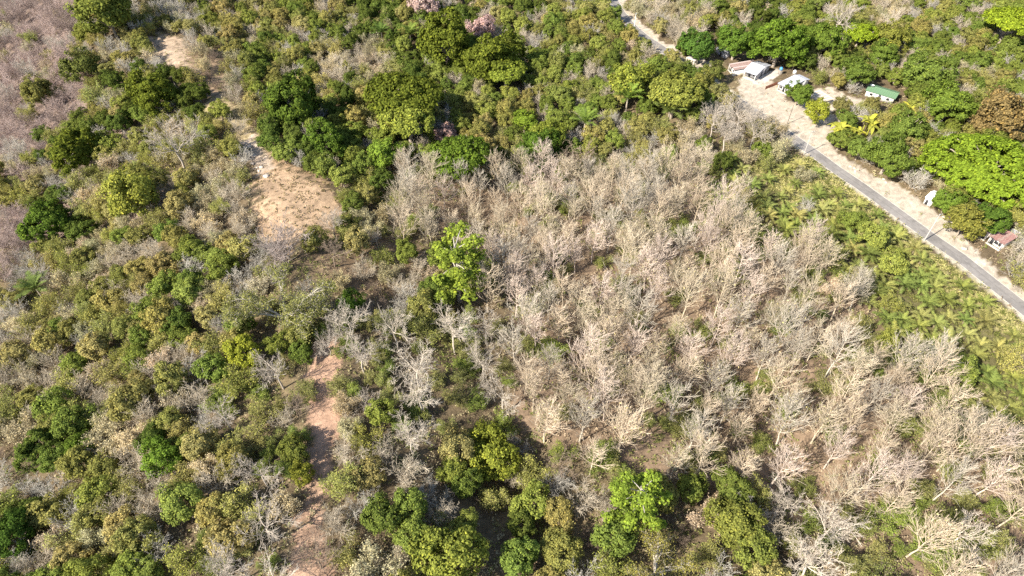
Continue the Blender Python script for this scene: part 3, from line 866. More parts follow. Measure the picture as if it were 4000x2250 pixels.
# stones on the verges and in the rocky patch
def stone(px, py, s, label, group, col=(.62, .54, .44)):
    p = ground(px, py)
    r = np.random.default_rng(int(px * 7 + py))
    n, k = 5, 7
    prof = [(.55, 0), (1., .25), (.95, .55), (.6, .85), (.05, .95)]
    v = [((a_ * cos(q * 2 * pi / k)) * r.uniform(.75, 1.2) * s, (a_ * sin(q * 2 * pi / k)) * r.uniform(.75, 1.2) * s * .8, (z - .2) * s * .6 * r.uniform(.9, 1.1)) for a_, z in prof for q in range(k)]
    f = [(i * k + q, i * k + (q + 1) % k, (i + 1) * k + (q + 1) % k, (i + 1) * k + q) for i in range(n - 1) for q in range(k)]
    o = link('stone', mesh_from('stone', v, [f], [M_STONE]), None, p, r.random() * 6)
    tag(o, label, 'stone', group)
M_STONE = plain('pale_stone', (.55, .46, .37), .95, .25, 2.)
for px, py in ((2465, 30), (2488, 72), (2500, 88), (2478, 48)):
    stone(px, py, .55, 'small pale stone on the dirt verge beside the white pole', 'pale stones by the white pole')
for px, py in ((3322, 650), (3338, 658), (3342, 668), (3452, 700), (3460, 712)):
    stone(px, py, .6, 'pale stone on the dry verge near the thin post', 'pale stones near the thin post')
for px, py in ((1003, 655), (1012, 668), (985, 640), (960, 600), (950, 580), (1040, 690), (975, 575), (995, 610), (1022, 652)):
    stone(px, py, rng.uniform(.6, 1.3), 'pale rock in the rocky patch above the dry grass clearing', 'pale rocks above the clearing')
for px, py in ((3686, 846), (3697, 852), (3722, 882), (3735, 878), (3718, 868)):
    stone(px, py, .8, 'pale block lying along the wire fence by the verge', 'pale blocks along the wire fence')
stone(3766, 971, 1.1, 'low grey boulder on the sandy verge opposite the palms', None)
stone(2776, 247, .9, 'white sack-like boulder beside the lot near the striped rusty roof', None)

# ------------------------------------------------------------------ trees one can point to
DARK, MID, LIME, BRIGHT, OLIVE, STRAW = (.068, .10, .018), (.085, .15, .025), (.21, .31, .03), (.13, .27, .025), (.15, .15, .048), (.34, .27, .14)
FEAT = []          # (x, y, radius) already planted
def feat(kind, u, v, w, name, label, leaf, cat='tree', **k):
    leaf = tuple(np.array(leaf) * (np.array([1.85, 1.5, 1.25]) if sum(leaf) < .22 else np.array([1.5, 1.22, 1.35])))
    p, R = plant_at(kind, u, v, w, name, label, cat, leaf, **k)
    FEAT.append((p[0], p[1], R))
feat('airy', 1148, 670, 185, 'leafy_tree', 'tall bright green tree standing in the gap at the bare plantation edge', (.145, .225, .03), squash=.8, bark=(.4, .36, .3))
feat('airy', 1605, 1262, 175, 'leafy_tree', 'vivid green tree beside the dark hollow below the bare plantation', (.135, .225, .028), variant=1, squash=.85)
feat('leafy', 1135, 1400, 175, 'leafy_tree', 'bright yellow-green bushy tree low in the picture right of the trail', (.15, .205, .035))
feat('leafy', 1235, 1140, 145, 'leafy_tree', 'yellow-green leafy tree just below the white crooked trees', (.155, .21, .03), variant=2)
feat('spread', 705, 765, 265, 'spreading_tree', 'very wide pale green tree with grey limbs above the dirt trail', (.165, .205, .06), bark=(.42, .38, .31))
feat('leafy', 612, 885, 100, 'leafy_tree', 'light green bush-like tree under the very wide grey-limbed tree', (.19, .25, .03))
feat('leafy', 880, 760, 80, 'leafy_tree', 'dark leafy tree between the wide grey-limbed tree and the hollow', (.07, .14, .02))
feat('giant', 2495, 410, 310, 'umbrella_tree', 'huge lime green tree with a broad domed crown beside the small white house', (.125, .215, .02), squash=.85)
for u, v, w, k, lab, c in (
    (1120, 88, 175, 'dome', 'broad dark green tree beside the pink blossoming tree', DARK), (1245, 135, 170, 'dome', 'dark green spreading tree right behind the round lime tree', DARK),
    (1010, 237, 195, 'umbrella', 'wide flat dark green tree with black shade at its side', DARK), (735, 258, 170, 'dome', 'dark green tree above the clearing with a dead white tree before it', (.05, .09, .018)),
    (812, 345, 125, 'dome', 'dark green tree overhanging the top edge of the dry clearing', (.055, .105, .02)), (382, 228, 140, 'dome', 'dark green tree on the ridge just below the tan bare patch', DARK),
    (192, 372, 145, 'dome', 'dark green tree alone among grey leafless shrubs on the slope', DARK), (112, 555, 135, 'dome', 'dark green tree low on the grey leafless slope', (.055, .105, .02)),
    (1355, 365, 130, 'dome', 'dark green round tree behind the bare plantation', (.05, .10, .018)), (1155, 390, 165, 'umbrella', 'flat green tree below the pink shrub behind the plantation', (.065, .12, .02)),
    (30, 1340, 150, 'dome', 'dark green tree at the bottom corner of the slope', (.035, .075, .016)), (1272, 176, 112, 'umbrella', 'round lime green tree amid dark green trees', (.145, .215, .03)),
    (1025, 295, 165, 'umbrella', 'wide lime green tree beside the pink shrub', (.155, .215, .035)), (972, 385, 95, 'leafy', 'bright green drooping tree at the dark edge behind the plantation', (.13, .23, .03)),
    (1585, 195, 115, 'leafy', 'yellow-green round tree with a palm growing in front', (.16, .22, .035)), (1700, 225, 150, 'umbrella', 'lime green tree in front of the sandy yard', (.16, .21, .04)),
    (2012, 232, 74, 'dome', 'round mid green tree in front of the bluish white house', (.09, .16, .025)), (2058, 276, 72, 'leafy', 'small round yellow-green tree at the edge of the sandy yard', (.19, .25, .03)),
    (2160, 178, 95, 'dome', 'green tree beside the green roof with black shade next to it', (.085, .145, .025)), (1752, 108, 100, 'dome', 'dense bluish green tree at the road bend', (.05, .11, .025)),
    (1855, 100, 110, 'dome', 'tall green tree behind the striped rusty roof', (.06, .12, .022)), (1965, 100, 150, 'dome', 'large green tree behind the white metal-roofed house', (.065, .125, .02)),
    (2072, 95, 120, 'dome', 'green tree casting a black shadow behind the water tanks', (.085, .15, .022)), (2165, 82, 92, 'umbrella', 'small lime green flat-crowned tree among darker trees', (.16, .26, .02)),
    (2545, 50, 130, 'umbrella', 'lime green tree at the far forest corner', (.16, .25, .02)), (2525, 285, 150, 'leafy', 'tree with orange-brown foliage behind the huge lime tree', (.15, .135, .05)),
    (330, 485, 150, 'leafy', 'light green bushy tree on the slope beside grey shrubs', (.18, .23, .04)), (262, 15, 150, 'leafy', 'green tree on the far slope above the grey arc of shrubs', (.11, .155, .03)),
    (92, 228, 88, 'leafy', 'lone olive green tree amid lilac leafless scrub', (.13, .155, .04)), (203, 165, 95, 'leafy', 'green tree beside the grey arc of shrubs near the ridge', (.09, .125, .03)),
    (2432, 552, 95, 'leafy', 'yellow-olive tree behind the wire fence', (.145, .175, .035)), (2388, 505, 80, 'dome', 'small green tree touching the tiny white house', (.10, .18, .025)),
    (2492, 545, 105, 'dome', 'dark green tree behind the dark red roofed house', (.05, .10, .02)), (400, 1150, 105, 'leafy', 'green bushy tree on the lower slope amid straw shrubs', (.10, .19, .025)),
    (205, 1125, 85, 'leafy', 'dark green bush tree on the lower slope', (.06, .11, .02)), (735, 1130, 85, 'leafy', 'green bush tree hugging the trail bend', (.11, .15, .03)), (760, 1190, 70, 'leafy', 'yellow-green bush on the lower trail edge', (.16, .20, .03)),
    (1845, 1225, 120, 'dome', 'olive green tree at the far side of the dark hollow', (.10, .15, .03)), (1850, 1310, 140, 'leafy', 'olive green tree below the dark hollow', (.13, .17, .035)),
    (1380, 335, 110, 'umbrella', 'light green flat tree behind the round dark tree', (.14, .20, .03)), (1320, 300, 70, 'leafy', 'small light green tree behind the plantation', (.13, .22, .025)),
    (1795, 180, 62, 'leafy', 'small green tree between the road and the striped rusty roof', (.11, .15, .035)), (1812, 236, 62, 'leafy', 'pale green tree in front of the striped rusty roof', (.16, .19, .06)), (1768, 200, 60, 'leafy', 'olive tree at the near road edge by the roadside shelter', (.14, .17, .04)), (2195, 262, 48, 'leafy', 'low olive bush in front of the green roof', (.15, .17, .05)), (2120, 262, 50, 'leafy', 'olive bush beside the pale annex', (.14, .16, .05)),
    (2240, 90, 90, 'leafy', 'yellowish green tree on the far wooded slope', (.15, .19, .035)), (2330, 180, 130, 'dome', 'large green tree behind the green roof', (.10, .165, .03)), (2390, 255, 140, 'dome', 'large mid green tree between the green roof and the huge lime tree', (.10, .17, .025)),
    (2290, 320, 120, 'dome', 'round green tree in front of the green roofed house', (.10, .165, .03)), (2240, 385, 130, 'dome', 'green tree between the dry verge and the huge lime tree', (.09, .15, .025)), (2225, 135, 90, 'dome', 'green tree just behind the green roof', (.09, .155, .025))):
    feat(k, u, v, w, 'green_tree' if k == 'dome' else 'umbrella_tree' if k == 'umbrella' else 'leafy_tree', lab, c)
feat('spread', 1655, 1425, 235, 'spreading_tree', 'wide olive green tree with pale limbs below the vivid green tree', (.18, .20, .05), bark=(.46, .41, .34), variant=1)
PINK = (.33, .28, .235)
feat('leafy', 1212, 70, 76, 'blossom_tree', 'pink blossoming tree beside the broad dark green tree', PINK)
feat('leafy', 1118, 338, 72, 'blossom_tree', 'pink blossoming shrub below the wide lime tree', (.27, .22, .175))
feat('leafy', 1062, 6, 86, 'blossom_tree', 'pale pink blossoming tree behind olive trees', (.34, .31, .25))
for u, v, w, lab, c in ((1030, 72, 62, 'palm with upright fronds left of the broad dark green tree', (.10, .16, .03)), (958, 70, 50, 'palm beside the dark shade near the ridge forest', (.06, .11, .03)),
                        (1582, 228, 80, 'green palm in front of the yellow-green round tree', (.11, .19, .03)), (1690, 262, 84, 'palm in front of the lime tree near the yard', (.12, .18, .04)), (1472, 292, 74, 'palm among green trees above the plantation', (.12, .20, .035)),
                        (1170, 415, 66, 'palm standing between bare trees and dark evergreens', (.12, .20, .05)), (80, 712, 84, 'palm on the grey leafless slope', (.10, .16, .04))):
    feat('tallpalm', u, v, w, 'palm_tree', lab, c, 'palm')
for u, v, w, lab in ((2180, 305, 70, 'yellow banana clump behind the dry verge'), (2118, 322, 62, 'green-yellow banana plant at the yard corner'), (2282, 270, 45, 'pale yellow banana plant under the green roof'), (1925, 115, 50, 'yellow banana plant beside the striped rusty roof'), (2150, 330, 50, 'banana plant between two others at the yard corner')):
    feat('banana', u, v, w, 'banana_plant', lab, (.22, .27, .04), 'banana plant')
WHT = (.60, .545, .46)
for u, v, w, lab in ((1800, 290, 100, 'bare grey tree between the lime tree and the sandy yard'), (1870, 270, 105, 'bare grey tree in front of the sandy yard'), (1905, 320, 95, 'bare grey tree overhanging the near road edge'), (1830, 335, 95, 'low bare grey tree at the top corner of the plantation'), (1460, 385, 130, 'brown leafless tree behind the round dark tree'), (430, 345, 150, 'bare grey tree with long limbs on the ridge slope'),
                     (700, 605, 150, 'lilac grey leafless tree at the foot of the dry clearing'), (745, 270, 70, 'dead white tree before the dark green tree'), (790, 330, 75, 'pale bare tree at the top of the dry clearing'),
                     (945, 590, 60, 'slim bare tree on the brown ground below the clearing'), (835, 560, 80, 'pale leafless tree at the edge of the dry clearing'), (830, 625, 85, 'dark bare tree on the brown ground'),
                     (2120, 30, 110, 'tall white-limbed tree in the far forest'), (690, 920, 130, 'pale bare tree leaning over the dirt trail'), (820, 855, 85, 'small bare tree at the top of the dirt trail'),
                     (735, 1015, 75, 'grey bare tree on the dark side of the trail'), (905, 890, 110, 'white crooked bare tree on the far side of the trail'), (790, 1395, 120, 'bare tree with heavy dark limbs on the lower trail'),
                     (650, 1180, 130, 'bare pale tree on the lower trail side'), (660, 1310, 160, 'large pale bare tree near the bottom of the trail'), (560, 1040, 110, 'pale pink-grey bare tree on the slope beside the trail'),
                     (560, 1430, 150, 'whitish bare tree at the bottom edge of the slope'), (920, 1010, 90, 'fine grey leafless tree beside the trail'), (1410, 1165, 90, 'lone bare tree above the dark shade below the plantation')):
    kind = 'fine' if ('lilac' in lab or 'fine' in lab or 'brown leafless' in lab) else 'white'
    feat(kind, u, v, w, 'bare_tree', lab, STRAW, bark=(.40, .33, .29) if 'lilac' in lab else (.30, .23, .17) if 'brown leaf' in lab or 'dark' in lab else (.47, .405, .33))
# fallen white branch in the dark shade at the bottom
p = ground(1527 * S, 1420 * S)
P = Plant(77)
P.branch((0, 0, .4), (1, .3, .1), 4.5, .12, [dict(segs=6, jit=.3, up=0, k=4), dict(n=5, ang=.8, ratio=.45, segs=4, jit=.3, start=.2, rmin=.05)])
tag(link('fallen_branch', P.wood.mesh('fallen_branch', BARK), None, p, .6, (.62, .60, .56)), 'white fallen dead branch lying in dark shade at the bottom edge', 'branch')

# ------------------------------------------------------------------ the rest of the forest, by area
GRID = [
    '..mggonnndndnnnnssmdmmsmmm',
    '..ggxbnnssdddmnnmddddmmmmm',
    '..gddbnddndnnnmmmmxxxmmmmm',
    '.ddggoxddnmnnmmnosnoxmmmmm',
    'ggooosxxmdttttttttpyyxmmmm',
    '.dgonsxxostttttttttppppxmm',
    '.gsonogxbommtttttttttpppxo',
    'ggonooLLbbomttttttttttppyx',
    'oogonoLmwwwwwtttttttttpppy',
    'sooosowxwwwwwtttttttttttpp',
    'onsoowowsowwwttttttttttttp',
    'bdonmowmsoommswtbtbttttttt',
    'ggnoosoxonooosnbbmbowttwtt',
    'dgonwmwxonnobnbobbmmwtwtwt',
    'dommowwxoommbmoLLLmowwoytt',
]
GW = 99.08
def cell(u, v):
    r_ = int(np.clip(v / GW, 0, 14)); c_ = int(np.clip(u / GW, 0, 25))
    return GRID[r_][c_]
MIX = {'.': [('finelilac', .78), ('finegrey', .10), ('thinstraw', .05), ('thinolive', .04), ('white', .03)], 'g': [('finegrey', .34), ('thinolive', .36), ('leafyolive', .14), ('thinstraw', .16)],
       's': [('thinstraw', .34), ('finetan', .34), ('leafyolive', .08), ('thinolive', .24)], 'o': [('leafyolive', .22), ('thinolive', .36), ('thinstraw', .17), ('leafymid', .12), ('finetan', .13)],
       'd': [('dome', .4), ('leafydark', .32), ('thinolive', .14), ('leafymid', .14)], 'm': [('leafymid', .38), ('domemid', .26), ('leafyolive', .16), ('finetan', .10), ('thinolive', .10)],
       't': [], 'w': [('white', .92), ('understory', .08)], 'p': [('youngpalm', .84), ('thinolive', .07), ('leafymid', .09)],
       'y': [('youngpalm', .5), ('thinolive', .1), ('leafymid', .14)], 'b': [('thinstraw', .2), ('finebrown', .25), ('thinolive', .12)], 'L': [('thinolive', .3)], 'n': [('leafymid', .34), ('leafyolive', .30), ('thinolive', .18), ('leafydark', .08), ('finetan', .10)], 'x': [], 'u': [('understory', .5), ('thinstraw', .25), ('thinolive', .25)]}
# kind: proto, radius range, leaf colours, bark, name, look, category
KIND = {
    'finelilac': ('fine', (3.6, 5.2), None, (.43, .335, .295), 'leafless_shrub', 'lilac brown leafless shrub', 'shrub'),
    'finegrey': ('fine', (3.4, 5.0), None, (.48, .44, .37), 'grey_shrub', 'grey fine-twigged leafless shrub', 'shrub'),
    'finetan': ('fine', (3.4, 5.0), None, (.52, .445, .335), 'tan_shrub', 'tan fine-twigged leafless shrub', 'shrub'),
    'finebrown': ('fine', (2.2, 3.2), None, (.24, .18, .135), 'brown_shrub', 'low brown leafless shrub', 'shrub'),
    'thinstraw': ('thin', (3.1, 4.8), [(.48, .415, .25), (.43, .39, .22), (.50, .42, .29), (.40, .36, .22)], None, 'dry_bush', 'straw coloured dry scrub bush', 'bush'),
    'thinolive': ('thin', (3.1, 4.8), [(.31, .305, .09), (.27, .28, .07), (.35, .33, .11), (.28, .29, .09)], None, 'olive_bush', 'thin olive green scrub bush', 'bush'),
    'understory': ('thin', (2.0, 3.0), [(.29, .29, .10), (.25, .27, .08), (.22, .27, .06)], None, 'understory_bush', 'low green understory bush', 'bush'),
    'leafyolive': ('leafy', (3.3, 5.0), [(.265, .25, .075), (.30, .275, .09), (.235, .235, .065), (.33, .29, .11)], None, 'olive_tree', 'olive leafy tree', 'tree'),
    'leafymid': ('leafy', (3.3, 5.0), [(.17, .215, .045), (.20, .24, .05), (.235, .265, .06)], None, 'mid_green_tree', 'mid green leafy tree', 'tree'),
    'leafydark': ('leafy', (3.1, 4.6), [(.115, .15, .032), (.13, .165, .036)], None, 'dark_leafy_tree', 'dark green leafy tree', 'tree'),
    'dome': ('dome', (3.8, 5.6), [(.11, .145, .03), (.125, .16, .034)], None, 'evergreen_tree', 'dense dark green tree', 'tree'),
    'domemid': ('dome', (3.8, 6.0), [(.165, .21, .042), (.19, .235, .046), (.14, .185, .038), (.21, .24, .06)], None, 'green_tree', 'dense mid green tree', 'tree'),
    'teak': ('teak', (4.4, 6.0), None, None, 'plantation_tree', 'bare pale plantation tree', 'tree'),
    'white': ('white', (5.0, 6.8), None, (.56, .485, .39), 'bare_tree', 'whitish crooked bare tree', 'tree'),
    'youngpalm': ('youngpalm', (2.4, 3.6), [(.21, .235, .06), (.18, .215, .055), (.25, .26, .075), (.28, .27, .09)], (.25, .2, .13), 'young_palm', 'young trunkless palm', 'palm'),
}
LAND = [('the tan bare patch on the ridge', 415, 130), ('the dark shaded slope beside the ridge path', 520, 190), ('the rocky patch above the clearing', 630, 380), ('the dry grass clearing', 745, 505), ('the brown shaded ground', 920, 660),
        ('the very wide grey-limbed tree', 705, 765), ('the top of the dirt trail', 835, 870), ('the middle of the dirt trail', 810, 1010), ('the lower dirt trail', 790, 1170), ('the trail bottom', 780, 1390),
        ('the tall bright green tree in the plantation gap', 1148, 665), ('the vivid green tree by the dark hollow', 1605, 1262), ('the dark hollow', 1740, 1230), ('the yellow-green tree below the white crooked trees', 1235, 1140),
        ('the pink blossoming tree', 1212, 70), ('the round lime green tree', 1272, 176), ('the wide flat dark green tree', 1010, 237), ('the wide lime green tree', 1025, 295), ('the dark evergreens above the clearing', 770, 290),
        ('the shaded bend of the road', 1600, 60), ('the striped rusty roof', 1845, 150), ('the sandy yard', 2010, 310), ('the green roof', 2215, 228), ('the huge lime tree', 2490, 405), ('the tiny white house', 2345, 490), ('the dark red roof', 2510, 590),
        ('the orange-brown tree', 2525, 285), ('the far wooded corner', 2450, 60), ('the far forest edge', 2200, 20), ('the tall white-limbed tree', 2110, 40), ('the lilac leafless slope', 60, 300), ('the grey arc of shrubs', 290, 130), ('the far ridge forest', 620, 40),
        ('the lone palm on the slope', 80, 712), ('the light green bushy tree on the slope', 330, 485), ('the lower dark green tree on the slope', 112, 555), ('the middle of the scrub slope', 330, 800), ('the lower scrub slope', 250, 1020), ('the green bushy tree on the lower slope', 400, 1150),
        ('the bottom corner of the slope', 60, 1330), ('the scrub slope beside the trail', 520, 980), ('the scrub below the slope', 350, 1370), ('the bottom edge beside the trail', 1000, 1400), ('the scrub right of the trail', 1000, 1190),
        ('the wide olive tree at the bottom', 1655, 1425), ('the palm field', 2250, 760), ('the upper palm field', 2000, 500), ('the lower palm field', 2500, 1000), ('the road edge', 2380, 690), ('the plantation middle', 1700, 800), ('the plantation top edge', 1500, 460), ('the plantation edge facing the palms', 2080, 720),
        ('the plantation bottom corner', 2450, 1330), ('the plantation lower half', 2000, 1050), ('the plantation side facing the trail', 1400, 930), ('the white crooked trees', 1130, 960), ('the round dark tree behind the plantation', 1355, 365), ('the bare grey tree in front of the yard', 1880, 275), ('the middle of the forest', 1450, 220), ('the olive forest by the road', 1400, 80)]
LXY = np.array([(a, b) for _, a, b in LAND], float)
PHR = {'the plantation middle': 'in the plantation middle'}
def near(u, v):
    j = np.argsort((LXY[:, 0] - u) ** 2 + (LXY[:, 1] - v) ** 2)[:2]
    return LAND[j[0]][0], LAND[j[1]][0]
NOGO = [P_CLEAR, P_ROCK, P_PATCH, P_TRAIL, P_TRAIL2, P_UPTRAIL, P_YARD, P_YARD2, P_CONC, P_LOT2, P_VERGE] + P_HOUSES
near_edge = [project(q[0], q[1], 0)[:2] for q in road_l]
KEEP = P_HOUSES + [ROAD_UP[12:] + near_edge[12:][::-1]]
KEEP2 = [P_TRAIL, P_CLEAR, P_PATCH, P_YARD, P_TRAIL2, ROAD_UP[:8] + near_edge[:8][::-1]]
taken = {}
CS = 6.0
def free(x, y, r, k=.78):
    cx_, cy_ = int(x // CS), int(y // CS)
    for i in range(cx_ - 2, cx_ + 3):
        for j in range(cy_ - 2, cy_ + 3):
            for (a, b, q) in taken.get((i, j), ()):
                if (a - x) ** 2 + (b - y) ** 2 < (k * (r + q)) ** 2:
                    return False
    return True
def take(x, y, r):
    taken.setdefault((int(x // CS), int(y // CS)), []).append((x, y, r))
for x, y, R in FEAT:
    take(x, y, min(R, 6) * .8)
count = {}
def keep_clear(x, y, z, R, proto):
    hz = PROTO[proto][0]['zc'] * R / PROTO[proto][0]['R']
    uu, v2, dd = project(x, y, z + hz)
    rp = R / dd * FOC
    tu = uu + rp * np.array([0, 1, -1, 0, 0, .7, -.7, .7, -.7, 0]); tv = v2 + rp * np.array([0, 0, 0, .95, -.95, .65, .65, -.65, -.65, .5])
    return not (any(inside(tu, tv, p).any() for p in KEEP) or any(inside(tu[[0, 9]], tv[[0, 9]], p).any() for p in KEEP2))
# the plantation: bare trees in loose rows running with the road
rowd = np.array([cos(radians(110)), sin(radians(110))]); rowx = np.array([rowd[1], -rowd[0]])
TONES = [('tan', (.58, .475, .345)), ('beige', (.55, .465, .335)), ('pinkish', (.61, .50, .41)), ('greyish', (.50, .44, .35))]
for a in range(-30, 40):
    for b in range(-10, 60):
        p = rowx * (a * 7.3 + rng.normal() * .75) + rowd * (b * 6.9 + (a % 2) * 3.4 + rng.normal() * .9)
        x, y = p + np.array([60., 0.])
        if y < 34 or y > 330 or rng.random() < .06: continue
        z = float(hgt(x, y))
        uh, vh, _ = project(x, y, z + 9)
        if not (-60 < uh < 4080 and vh < 2330) or cell(uh / S + rng.normal() * 6, vh / S + rng.normal() * 6) != 't': continue
        u0, v0, _ = project(x, y, z)
        if any(inside(u0, v0, q) for q in NOGO) or dist_road(x, y) < 5: continue
        R = rng.uniform(4.3, 6.0)
        if not free(x, y, R, .5) or not keep_clear(x, y, z, R, 'teak'): continue
        take(x, y, R)
        tone, bc = TONES[rng.integers(4)]
        size = 'small' if R < 4.85 else 'large' if R > 5.45 else 'medium-sized'
        lm, l2 = near(uh / S, vh / S)
        lab = f'{size} bare {tone} plantation tree near {lm}'
        if len((lab + ' towards ' + l2).split()) <= 16: lab += ' towards ' + l2
        count['teak'] = count.get('teak', 0) + 1
        plant('teak', (x, y, z), R, 'plantation_tree', lab, 'tree', f'bare {tone} plantation trees near {lm}', (.1, .1, .05), tuple(np.array(bc) * rng.uniform(.86, 1.12)), rng.uniform(.88, 1.15))
N = 52000
cy = rng.uniform(34, 362, N)
cx = rng.uniform(-1, 1, N) * (.8 * (cy * CP + CAM_H * SP) + 16)
cz = hgt(cx, cy)
U, V, D = project(cx, cy, cz)
ok = np.ones(N, bool)
for p in NOGO:
    ok &= ~inside(U, V, p)
ok &= dist_road(cx, cy) > 4.6
U4, V4, _ = project(cx, cy, cz + 4)
ok &= (U4 > -50) & (U4 < 4050) & (V4 > -30) & (project(cx, cy, cz + 11)[1] < 2300)
ALT = ('thinstraw', 'thinolive', 'finetan', 'finegrey', 'leafyolive', 'leafymid')
shade_poly = P_SHADE
for i in np.nonzero(ok)[0]:
    u, v = U4[i] / S + rng.normal() * 16, V4[i] / S + rng.normal() * 16
    code = cell(u, v)
    uh, vh, _ = project(cx[i], cy[i], cz[i] + 9)
    hi = cell(uh / S + rng.normal() * 9, vh / S + rng.normal() * 9)
    if hi in 'tw' : code = hi
    elif code in 'tw': code = 'u'
    mix = MIX[code]
    x_ = rng.random()
    kk = None
    for kname, pr_ in mix:
        if x_ < pr_:
            kk = kname; break
        x_ -= pr_
    if kk is None: continue
    if count.get(kk, 0) >= 285 and kk in ALT:
        kk = min(ALT, key=lambda q: count.get(q, 0))
    proto, (r0, r1), leafs, bark, name, look, cat = KIND[kk]
    if V4[i] > 2310 and kk not in ('teak', 'white'): continue
    R = rng.uniform(r0, r1)
    sp = {'teak': .60, 'white': .66, 'youngpalm': .63}.get(kk, .615) * {'b': 1.55, 'y': 1.35, 'L': 1.5}.get(code, 1.)
    if kk == 'teak' and np.sin(cx[i] * .12 + 1.1 * np.sin(cy[i] * .09)) + np.sin(cy[i] * .15 - cx[i] * .05) > 1.72: continue
    if not free(cx[i], cy[i], R, sp): continue
    if not keep_clear(cx[i], cy[i], cz[i], R, proto): continue
    take(cx[i], cy[i], R)
    if kk == 'teak':
        bark = tuple(np.array([(.58, .475, .345), (.55, .465, .33), (.61, .505, .40)][rng.integers(3)]) * rng.uniform(.86, 1.12) * np.array([1, rng.uniform(.97, 1.04), rng.uniform(.9, 1.08)]))
    elif bark is not None:
        bark = tuple(np.array(bark) * (rng.uniform(.6, 1.2) if kk == 'finelilac' else rng.uniform(.85, 1.15)))
    leaf = (.1, .1, .05)
    if leafs:
        leaf = tuple(np.array(leafs[rng.integers(len(leafs))]) * rng.uniform(.85, 1.18) * np.array([rng.uniform(.93, 1.08), 1, 1]))
    lm, l2 = near(u, v)
    size = 'small' if R < r0 + (r1 - r0) * .33 else 'large' if R > r0 + (r1 - r0) * .67 else 'medium-sized'
    lab = f'{size} {look} near {lm}'
    if len((lab + ' towards ' + l2).split()) <= 16: lab += ' towards ' + l2
    count[kk] = count.get(kk, 0) + 1
    plant(proto, (cx[i], cy[i], cz[i]), R, name, lab, cat, f'{look}{"es" if look.endswith("sh") else "s"} near {lm}', leaf, bark, rng.uniform(.88, 1.15))
# low bushes under the bare stands
for i in np.nonzero(ok)[0][::-1]:
    if len(FEAT) > 100000: break
    uh, vh, _ = project(cx[i], cy[i], cz[i] + 2)
    if cell(uh / S, vh / S) not in 'tw' or rng.random() > .03 * (1 + .9 * np.sin(cx[i] * .09) * np.sin(cy[i] * .11 + 1)): continue
    R = rng.uniform(1.8, 3.4)
    if count.get('low', 0) >= 280: break
    count['low'] = count.get('low', 0) + 1
    proto, _r, leafs, bark, name, look, cat = KIND['understory']
    lm, l2 = near(uh / S, vh / S)
    lab = ('small ' if R < 2.3 else 'large ' if R > 2.9 else 'medium-sized ') + look + ' near ' + lm
    if len((lab + ' towards ' + l2).split()) <= 16: lab += ' towards ' + l2
    plant(proto, (cx[i], cy[i], cz[i]), R, name, lab, cat, look + ('es' if look.endswith('sh') else 's') + ' near ' + lm, tuple(np.array(leafs[rng.integers(3)]) * rng.uniform(.85, 1.15)), None, rng.uniform(.7, 1.))
print('PLANTS', count, sum(count.values()))

# ------------------------------------------------------------------ undergrowth: leaves, grass and litter nobody could count
NC, PER = 27000, 12
uy = rng.uniform(42, 370, NC * 2)
ux = rng.uniform(-1, 1, NC * 2) * (.8 * (uy * CP + CAM_H * SP) + 10)
ex = rng.uniform(60, 200, 60000); ey = rng.uniform(70, 290, 60000)
eu, ev_, _ = project(ex, ey, 0); em = inside(eu, ev_, P_PALM)
ux = np.r_[ux, ex[em]]; uy = np.r_[uy, ey[em]]
uz = hgt(ux, uy)
U, V, D = project(ux, uy, uz)
dens = np.full(len(ux), .75)
bare = np.zeros(len(ux), bool)
for p in (P_YARD, P_YARD2, P_CONC, P_LOT2, P_VERGE, *P_HOUSES): bare |= inside(U, V, p)
dens[bare] = .035
for p, d_ in ((P_CLEAR, .7), (P_ROCK, .15), (P_PATCH, .2), (P_TRAIL, .12), (P_TRAIL2, .3), (P_UPTRAIL, .2), (P_SHADE, .5), (P_TEAK, .8), (P_BROWN, .7)):
    dens[inside(U, V, p)] = d_
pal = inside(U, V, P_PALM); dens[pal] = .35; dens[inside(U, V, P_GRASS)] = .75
dens[dist_road(ux, uy) < 3.1] = 0
keep = rng.random(len(ux)) < dens
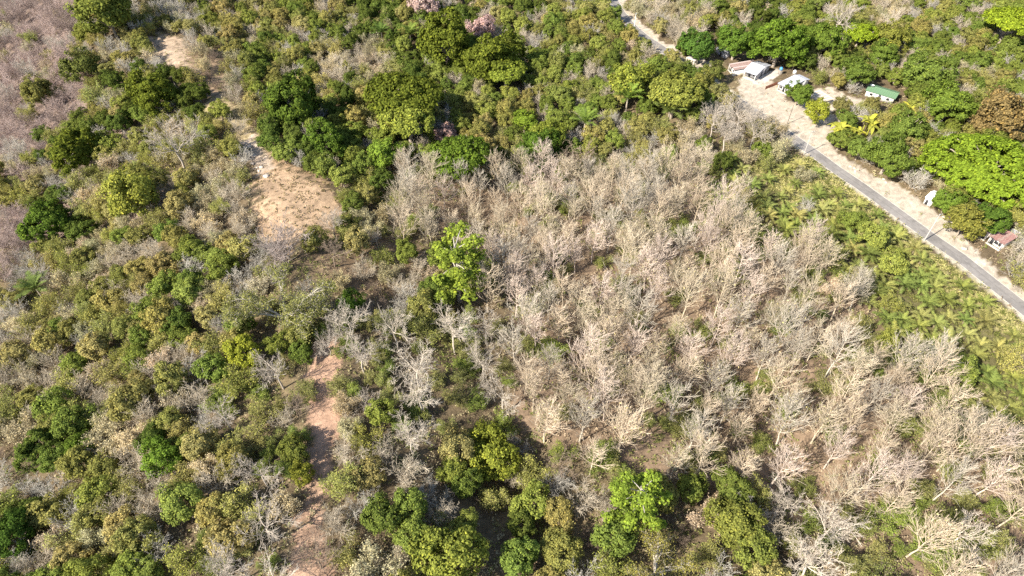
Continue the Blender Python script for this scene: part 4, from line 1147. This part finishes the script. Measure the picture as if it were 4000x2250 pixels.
ux, uy, uz, U, V, pal = ux[keep], uy[keep], uz[keep], U[keep], V[keep], pal[keep]
n = len(ux)
field = np.sin(ux * .21 + 1.7 * np.sin(uy * .11)) + np.sin(uy * .24 - ux * .13) + rng.normal(0, .7, n)
pal_c = np.array([(.21, .22, .07), (.29, .275, .11), (.42, .355, .21), (.32, .24, .155), (.20, .24, .055)])
idx = np.where(field > 1.1, 0, np.where(field > .2, 1, np.where(field > -.9, 2, 3)))
idx = np.where(rng.random(n) < .06, 4, idx)
base = pal_c[idx]
base[(ridge_dx(ux, uy) < -38) & (uy > 165) & (rng.random(n) < .8)] = (.34, .255, .215)
tk = inside(U, V, P_TEAK)
base[tk & (field < -.1)] = (.42, .325, .215)
cl = inside(U, V, P_CLEAR) | inside(U, V, P_UPTRAIL); base[cl] = np.where(rng.random((cl.sum(), 1)) < .35, (.24, .19, .09), (.43, .33, .20))
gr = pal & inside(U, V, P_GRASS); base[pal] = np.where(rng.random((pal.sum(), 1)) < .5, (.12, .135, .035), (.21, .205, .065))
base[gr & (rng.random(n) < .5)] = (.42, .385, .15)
cr = rng.uniform(.35, .95, n); ch = np.where(cl, .25, np.where(pal, .5, rng.uniform(.3, 1.3, n)))
e = rng.standard_normal((n, PER, 3)) * .55
pos = np.stack([ux, uy, uz], 1)[:, None] + e * np.stack([cr, cr, np.zeros(n)], 1)[:, None]
pos[..., 2] = hgt(pos[..., 0], pos[..., 1]) + rng.random((n, PER)) * ch[:, None] + .03
no = unit(rng.standard_normal((n, PER, 3)) * .7 + [0, 0, .8])
vv, ff = cards(pos.reshape(-1, 3), no.reshape(-1, 3), rng.uniform(.12, .3, n * PER), .6, rng)
cc = np.repeat(base, PER, 0) * rng.uniform(.7, 1.3, (n * PER, 1))
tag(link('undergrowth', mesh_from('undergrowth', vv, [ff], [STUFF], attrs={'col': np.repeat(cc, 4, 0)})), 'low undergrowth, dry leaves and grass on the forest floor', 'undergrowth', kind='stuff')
print('UNDER', n * PER)
